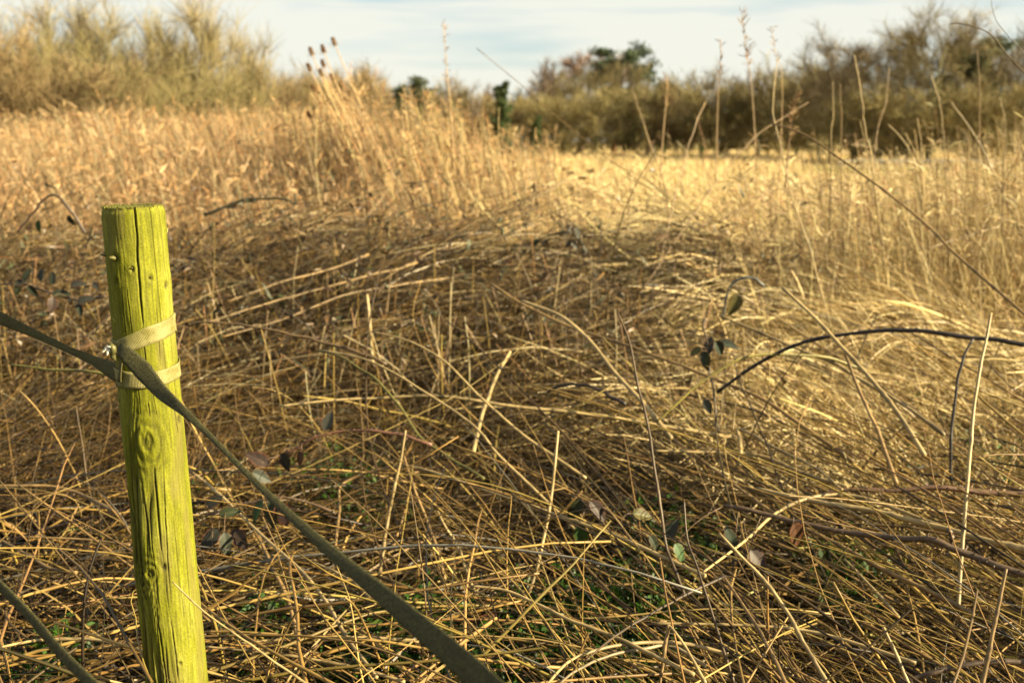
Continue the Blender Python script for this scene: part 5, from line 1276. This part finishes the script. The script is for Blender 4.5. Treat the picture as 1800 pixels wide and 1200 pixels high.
bramble('low bramble with hanging ribbed leaves beneath the slanting strap', [(360, 905), (420, 890), (480, 876), (530, 880), (590, 900)], 6, (1.95, 1.95), BRN,
        leaves=[(453, 900, 1.93, 44, -110, 'green', 'green hanging leaflet'), (478, 905, 1.9, 54, -95, 'grey', 'grey ribbed leaflet'), (498, 905, 1.9, 52, -75, 'purple'), (398, 957, 1.88, 46, -80, 'grey', 'pale ribbed leaflet'), (368, 948, 1.9, 48, -130, 'dark'), (422, 948, 1.9, 46, -50, 'purple'), (376, 880, 1.95, 36, 30, 'dark'), (405, 900, 1.93, 38, 10, 'dark'), (378, 1012, 1.85, 36, -80, 'dark')])
bramble('small bramble spray with one bright green leaf in the centre', [(1000, 870), (1035, 882), (1075, 905), (1110, 950)], 5, (1.95, 1.85), BRN,
        leaves=[(1022, 942, 1.88, 48, -80, 'green', 'bright green leaflet'), (1010, 895, 1.92, 46, 240, 'dark'), (1052, 898, 1.9, 46, -50, 'purple', 'grey purple leaflet'), (1130, 905, 1.9, 40, -10, 'yellow', 'curled yellowish leaflet'), (1150, 955, 1.85, 36, -60, 'dark')])
bramble('bramble spray of pale and dark leaves left of the dark arch', [(1236, 560), (1240, 590), (1246, 640), (1256, 700), (1262, 760)], 5, (2.6, 2.4), BRN,
        leaves=[(1246, 606, 2.55, 34, 80, 'dark'), (1264, 612, 2.5, 34, -60, 'grey', 'pale grey leaflet'), (1282, 606, 2.52, 34, -15, 'grey'), (1240, 634, 2.5, 34, -80, 'dark'), (1222, 618, 2.5, 24, 220, 'yellow'), (1244, 714, 2.4, 28, -70, 'grey', 'single pale leaflet lower down')])
bramble('blurred bramble of slate dark leaves at the left edge, left of the post', [(-20, 500), (40, 500), (90, 515), (140, 528), (185, 520)], 5, (2.9, 2.7), BRN,
        leaves=[(47, 482, 2.8, 26, 60, 'dark'), (36, 496, 2.8, 24, 20, 'dark'), (30, 508, 2.8, 26, -100, 'dark'), (72, 484, 2.8, 26, -90, 'dark'), (92, 488, 2.75, 26, 100, 'dark'), (58, 512, 2.75, 26, -60, 'dark'), (137, 498, 2.75, 28, 10, 'dark'), (108, 516, 2.75, 32, 0, 'dark'), (92, 536, 2.7, 30, -90, 'purple'), (150, 526, 2.7, 32, 20, 'dark'), (168, 503, 2.75, 20, -40, 'dark'), (140, 545, 2.7, 24, -80, 'dark')])
bramble('dark arching bramble with a heart shaped leaf pair on the skyline of the mound', [(860, 490), (905, 455), (950, 420), (1000, 408), (1020, 425), (1030, 450)], 5, (4.6, 4.5), (.03, .026, .012),
        leaves=[(1003, 402, 4.5, 22, 120, 'dark', 'dark leaflet on the outline'), (1015, 410, 4.5, 26, -70, 'dark', 'dark leaflet beneath its twin'), (1000, 425, 4.5, 22, -120, 'dark'), (1012, 432, 4.5, 22, -40, 'dark'), (958, 432, 4.5, 22, -90, 'dark'), (940, 428, 4.5, 18, -120, 'dark'), (880, 462, 4.5, 24, 10, 'dark')])
bramble('second thin dark bramble arching left along the top of the mound', [(620, 408), (700, 402), (780, 410), (860, 432), (935, 428), (1000, 412)], 4, (5.0, 4.6), (.045, .034, .017), leaves=[(870, 468, 4.6, 26, 0, 'dark'), (690, 404, 4.9, 20, 160, 'dark')])
bramble('blurred dark bramble twig beyond the post with upright tip', [(520, 340), (518, 360), (500, 350), (440, 350), (400, 362), (360, 378)], 6, (4.6, 4.6), (.036, .03, .012), leaves=[(405, 362, 4.6, 24, 190, 'dark'), (440, 352, 4.6, 22, 10, 'dark')], thorns=False)
bramble('blurred dark bramble hoop left of the post top', [(30, 410), (60, 372), (78, 350), (92, 343), (108, 350), (128, 375), (150, 410)], 6, (3.8, 3.8), (.045, .03, .02), thorns=False, leaves=[(68, 398, 3.8, 22, -90, 'green'), (126, 388, 3.8, 22, -60, 'dark')])
bramble('thin brown bramble hoop just right of the strap loops', [(316, 604), (330, 580), (346, 567), (396, 567), (458, 575), (530, 592), (610, 612), (680, 640)], 6, (2.7, 2.6), (.08, .05, .022), thorns=False)
bramble('yellow green bramble stem rising right to the dark arch', [(1155, 742), (1200, 700), (1250, 660), (1310, 628), (1380, 622), (1450, 628), (1520, 650)], 6, (2.35, 2.5), (.13, .105, .02), thorns=False)
bramble('dark bramble hoop low in the middle of the tangle', [(960, 690), (985, 678), (1025, 676), (1060, 688), (1100, 712)], 7, (2.5, 2.4), BLK, thorns=False)
bramble('red brown bramble lying level near the right edge', [(1440, 870), (1480, 860), (1560, 862), (1656, 858), (1740, 868), (1830, 866)], 11, (2.0, 1.95), (.08, .042, .022))
bramble('brown bramble in the bottom right corner', [(1580, 1200), (1650, 1178), (1735, 1163), (1830, 1160)], 13, (1.36, 1.36), BRN)
bramble('greenish bramble lying level left of the post', [(20, 640), (80, 648), (150, 652), (200, 660)], 6, (2.3, 2.2), (.11, .095, .02), thorns=False)
bramble('blurred grey bramble hoop with a yellow leaf on the dark mound', [(1270, 560), (1276, 530), (1282, 505), (1300, 490), (1325, 490), (1345, 502)], 6, (3.4, 3.4), (.055, .055, .05), thorns=False, leaves=[(1290, 535, 3.4, 46, -110, 'yellow', 'yellowish withered leaflet')])

# dead curled leaves lying in the litter
r_ = np.random.default_rng(83)
DL = [(845, 1095, 70, 200, 'red', 'long curled rusty leaf above the green cover at the bottom centre'), (1335, 1000, 60, 120, 'red', 'withered striped brown leaf below the brown bramble'), (440, 810, 30, 40, 'red', 'small rusty leaf beside the curled purple bramble leaf')]
for px, py, sz, ang, kd, lab in DL:
    p = onz(px, py, .33); t = thing('dead_leaf', lab, 'leaf', tuple(p)); add_leaf(t, p, px, py, p[1], sz, ang, kd, r_, np.array([.2, 0, .8]), aspect=.35)

# ------------------------------------------------------------------ far edge of the field
def box(bm_v, bm_f, x0, x1, y0, y1, z0, z1):
    o = len(bm_v); bm_v += [(x0, y0, z0), (x1, y0, z0), (x1, y1, z0), (x0, y1, z0), (x0, y0, z1), (x1, y0, z1), (x1, y1, z1), (x0, y1, z1)]
    bm_f += [tuple(o + i for i in f) for f in ((0, 3, 2, 1), (4, 5, 6, 7), (0, 1, 5, 4), (1, 2, 6, 5), (2, 3, 7, 6), (3, 0, 4, 7))]
YF = 36.0
zt = at(900, 281, YF)[2]; x0, x1 = Xd(1478, YF, .5), Xd(1765, YF, .5)
fe = thing('low_fence', 'pale low rail fence at the far edge of the field under the right hand wood', 'fence', ((x0 + x1) / 2, YF, 0))
def fpart(name, *b):
    v, f = [], []; box(v, f, *b); me = bpy.data.meshes.new(name); me.from_pydata(v, [], f); me.materials.append(M_PALE)
    o = bpy.data.objects.new(name, me); COL.objects.link(o); o.parent = fe; return o
hw = (x1 - x0) / 2
fpart('rail', -hw, hw, -.02, .02, zt - .06, zt)
fpart('rail', -hw, hw, -.02, .02, zt - .30, zt - .24)
for i in range(9):
    xx = -hw + 2 * hw * i / 8; fpart('post', xx - .045, xx + .045, .021, .11, -.05, zt + .04)
def far_bit(name, label, cat, px, py, Y, w, h, mat, round_=False):
    p = at(px, py, Y); r = np.random.default_rng(px); n = 8; V = []; Fc = []
    for k, (zz, q) in enumerate(((-.5, .75), (-.2, 1), (.25, .85), (.5, .35))):
        for j in range(n):
            a = 6.283 * j / n; V.append((math.cos(a) * w * q * r.uniform(.8, 1.1), math.sin(a) * w * q * r.uniform(.7, 1.1), zz * h))
    ii = np.arange(32).reshape(4, n); Fc = [tuple(int(v) for v in f) for f in np.stack([ii[:-1], np.roll(ii[:-1], -1, 1), np.roll(ii[1:], -1, 1), ii[1:]], -1).reshape(-1, 4)] + [tuple(range(24, 32)), tuple(range(7, -1, -1))]
    me = bpy.data.meshes.new(name); me.from_pydata(V, [], Fc); me.materials.append(mat)
    o = bpy.data.objects.new(name, me); COL.objects.link(o); o.location = p; tag(o, label, cat); return o
far_bit('orange_bag', 'small blurred orange bag by the pale fence at the right', 'bag', 1680, 300, 30, .13, .22, M_ORANGE)
far_bit('pale_bag', 'small white blurred bag near the right edge by the pale fence', 'bag', 1740, 292, 28, .09, .2, M_LITTER)
far_bit('litter_scrap', 'tiny bluish white scrap of litter caught in the golden grass below the pine', 'litter', 1146, 299, 11, .02, .03, M_LITTER)
far_bit('litter_scrap', 'pale scrap of litter in golden grass just above the dark leaf pair', 'litter', 1086, 350, 7.5, .012, .026, M_LITTER)
far_bit('litter_scrap', 'faint white scrap of litter left of the bluish one', 'litter', 1060, 299, 12, .017, .025, M_LITTER)
# short green turf in front of the fence
r = np.random.default_rng(91); n = 9000
xx = r.uniform(x0 - 2, x1 + 1, n); yy = r.uniform(24, 35.5, n)
P = lines(np.stack([xx, yy, np.zeros(n)], -1), r.uniform(.25, .5, n), r.uniform(0, 6.28, n), r.normal(1.2, .25, n), r.uniform(0, .7, n), r.normal(0, .3, n), 3, r=r)
link('green_turf', mesh_np('green_turf', *ribbons(P, np.full((n, 3), .022) * np.array([[1, .9, .3]]), pick([(.12, .13, .03), (.16, .16, .04), (.3, .24, .09)], n, r), r)), M_GRASS, kind='stuff')
